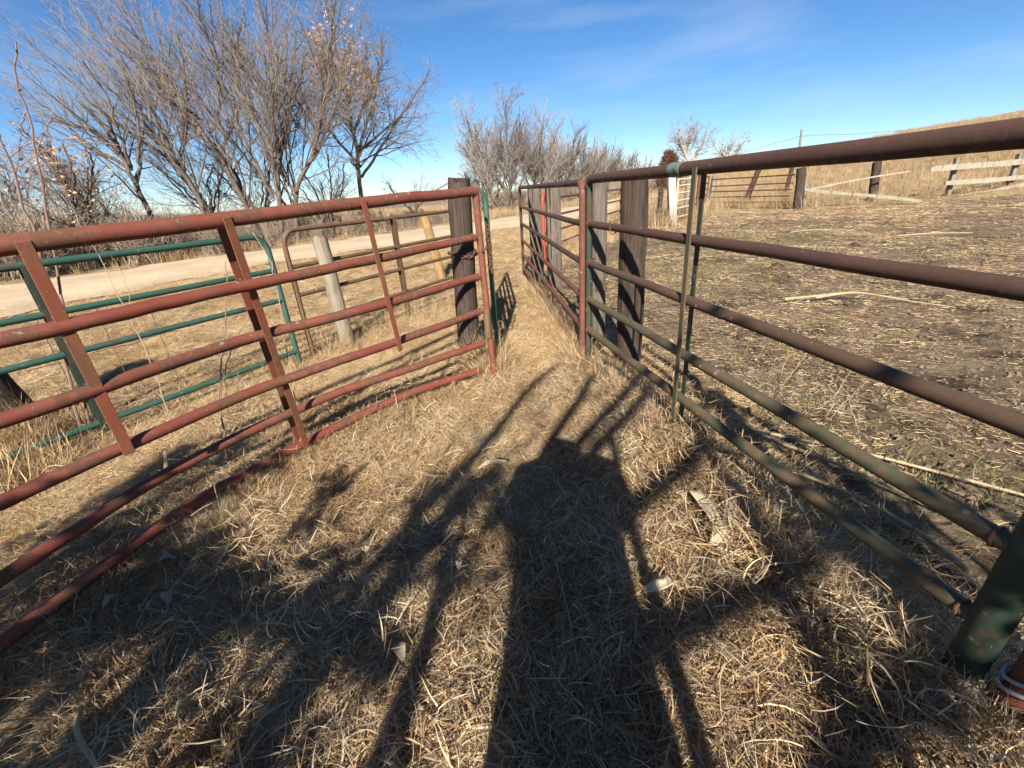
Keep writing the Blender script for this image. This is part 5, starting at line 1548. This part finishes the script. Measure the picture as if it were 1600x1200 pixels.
def thicket(label, spots, seed, leaves, twr=0.006):  # unseen stems and leaves, added to throw irregular shade on the foreground
    """brush added out of view for its shade: several stems with twigs and clinging dead leaves"""
    t = thing('shade_shrub', (spots[0][0], spots[0][1], T(spots[0][0], spots[0][1])), label, 'shrub')
    g = TreeGen(seed, ang=(18, 55), lens=(0.45, 0.5, 0.5), dens=(5.0, 5.0, 3.0), lean=(0, 0, 0.25), rmin=twr, wig=0.12)
    tb = Tubes(7)
    for (x, y, h, r, lx) in spots:
        P = np.array([(x + lx * k / 8 + g.r.normal(0, .012), y + g.r.normal(0, .015), -0.1 + (h + .1) * k / 8) for k in range(9)])
        R_ = np.linspace(r, r * 0.35, 9)
        tb.add(P, R_)
        if leaves: g.children(P, R_ * 0.8, h * 0.75, 0, 0.25)
    tb.build('stems', 'bark', t)
    if leaves:
        g.big.build('branches', 'bark', t)
        g.tubes.build('twigs', 'twig', t, 'stuff')
        tips = np.array(g.tips)
        m = MB()
        for q in tips[g.r.integers(0, len(tips), leaves)]:
            q = q + g.r.normal(0, 0.045, 3)
            if q[2] < 0.05 or q[1] > -0.75: continue
            a = g.r.normal(0, 1, 3); a /= np.linalg.norm(a)
            b2 = np.cross(a, g.r.normal(0, 1, 3)); b2 /= np.linalg.norm(b2)
            l = g.r.uniform(0.02, 0.05); i = len(m.v)
            nrm = np.cross(a, b2) * l * 0.25
            for s_, u in ((-1, 0), (0, .6), (1, 0), (0, -.6)):
                m.v.append(tuple(q + a * l * s_ + b2 * l * u + (nrm if u == 0 else 0)))
            m.f += [(i, i + 1, i + 2), (i, i + 2, i + 3)]
        o = m.build('dead_leaves', 'leaf_tan', t, False); o['kind'] = 'stuff'
    return t
thicket('unseen leafy brush added behind the viewpoint to shade the red gate side', [(-2.35, -1.5, 1.9, .03, .05), (-2.05, -1.35, 2.0, .035, -.05), (-1.75, -1.5, 1.75, .03, .06), (-1.5, -1.3, 1.6, .03, -.08), (-1.25, -1.45, 1.5, .03, .05), (-1.0, -1.35, 1.35, .028, .02), (-0.80, -1.45, 1.25, .026, .06)], 61, 5200)
thicket('unseen leafy brush added behind the viewpoint to shade the maroon gate side', [(0.92, -1.35, 1.8, .035, .05), (1.12, -1.5, 1.95, .035, -.03), (1.35, -1.3, 1.7, .03, .04), (0.95, -1.7, 1.6, .03, .1)], 62, 1300)
thicket('unseen bare saplings added behind the viewpoint to cast shadow strips', [(0.22, -1.3, 2.1, .05, -.07), (0.48, -1.35, 2.2, .055, .10), (0.64, -1.45, 1.9, .028, -.05), (-0.62, -1.4, 1.7, .055, .04), (-0.50, -1.5, 1.9, .03, -.06)], 63, 0)

def person():
    t = thing('person', (0.0, -0.42, 0), 'person in a dark coat and cap standing behind the viewpoint holding a phone', 'person')
    def skin_mesh(name, verts, edges, radii, mat, sub=2, root=0):
        me = bpy.data.meshes.new(name)
        me.from_pydata([tuple(Vector(v)) for v in verts], edges, [])
        o = bpy.data.objects.new(name, me); COL.objects.link(o); o.parent = t
        md = o.modifiers.new('skin', 'SKIN')
        lay = me.skin_vertices[0].data if len(me.skin_vertices) else None
        if lay is None:
            return o
        for i, r in enumerate(radii):
            lay[i].radius = (r, r) if not isinstance(r, tuple) else r
            lay[i].use_root = (i == root)
        s = o.modifiers.new('sub', 'SUBSURF'); s.levels = sub; s.render_levels = sub
        me.materials.append(M[mat])
        return o
    V = [(0, 0, .84), (0, 0, 1.0), (0, -.01, 1.18), (0, -.02, 1.32), (0, .02, 1.34), (0, .10, 1.36), (0, .14, 1.38),
         (-.10, 0, .80), (-.12, .01, .45), (-.13, -.01, .09), (-.14, .13, .04),
         (.10, 0, .80), (.12, .01, .45), (.13, -.01, .09), (.14, .13, .04),
         (-.20, -.02, 1.34), (-.23, .10, 1.12), (-.12, .27, 1.16),
         (.20, -.02, 1.34), (.23, .10, 1.12), (.12, .27, 1.16)]
    E = [(0, 1), (1, 2), (2, 3), (3, 4), (4, 5), (5, 6), (0, 7), (7, 8), (8, 9), (9, 10), (0, 11), (11, 12), (12, 13), (13, 14), (3, 15), (15, 16), (16, 17), (3, 18), (18, 19), (19, 20)]
    R = [.22, .23, .24, .23, .17, .12, .10, .14, .15, .12, .045, .14, .15, .12, .045, .10, .075, .04, .10, .075, .04]
    me = bpy.data.meshes.new('body')
    bo = bpy.data.objects.new('body', me)
    me.from_pydata(V, E, [])
    COL.objects.link(bo); bo.parent = t
    md = bo.modifiers.new('skin', 'SKIN')
    sv = me.skin_vertices
    if not len(sv):
        import bmesh
        bm = bmesh.new(); bm.from_mesh(me)
        bm.verts.layers.skin.verify()
        bm.to_mesh(me); bm.free()
    for i, r in enumerate(R):
        me.skin_vertices[0].data[i].radius = (r, r)
        me.skin_vertices[0].data[i].use_root = (i == 0)
    s = bo.modifiers.new('sub', 'SUBSURF'); s.levels = 2; s.render_levels = 2
    me.materials.append(M['coat'])
    # cap on the head
    m = MB()
    n1, n2 = 7, 18
    for i in range(n1):
        a = math.pi / 2 * i / (n1 - 1)
        for j in range(n2):
            b2 = 2 * math.pi * j / n2
            fr = 1.0 + (0.55 if i == 0 and math.sin(b2) > 0.3 else 0)
            m.v.append((0.115 * math.cos(a) * math.cos(b2), -0.42 + 0.13 + 0.12 * fr * math.cos(a) * math.sin(b2), 1.37 + 0.10 * math.sin(a)))
    for i in range(n1 - 1):
        for j in range(n2):
            a, c = i * n2 + j, i * n2 + (j + 1) % n2
            m.f.append((a, c, c + n2, a + n2))
    m.build('cap', 'jeans', t)
    # hands: palm, four fingers, thumb
    for sgn in (-1, 1):
        m = MB()
        w = Vector((sgn * 0.115, -0.145, 1.17))
        m.tube([w, w + Vector((-sgn * .012, .045, .03)), w + Vector((-sgn * .02, .075, .045))], [.026, .038, .034], 10)
        for k in range(4):
            b0 = w + Vector((-sgn * .02, .075, .02 + .018 * k))
            m.tube([b0, b0 + Vector((-sgn * .015, .03, .004)), b0 + Vector((-sgn * .04, .034, .004)), b0 + Vector((-sgn * (.055 + .006 * (k % 3)), .022, .002))], [.0095, .009, .008, .006], 8)
        b0 = w + Vector((-sgn * .0, .04, .05))
        m.tube([b0, b0 + Vector((-sgn * .02, .02, .025)), b0 + Vector((-sgn * .04, .028, .03))], [.012, .010, .008], 8)
        m.build('hand', 'skin', t)
person()
tag(MB().box((0.0, -0.05, 1.245), (0.075, 0, 0), (0, 0.004, 0), (0, 0, 0.038)).build('phone', 'plastic', None, False, 0.002), 'black phone held up behind the viewpoint', 'phone')
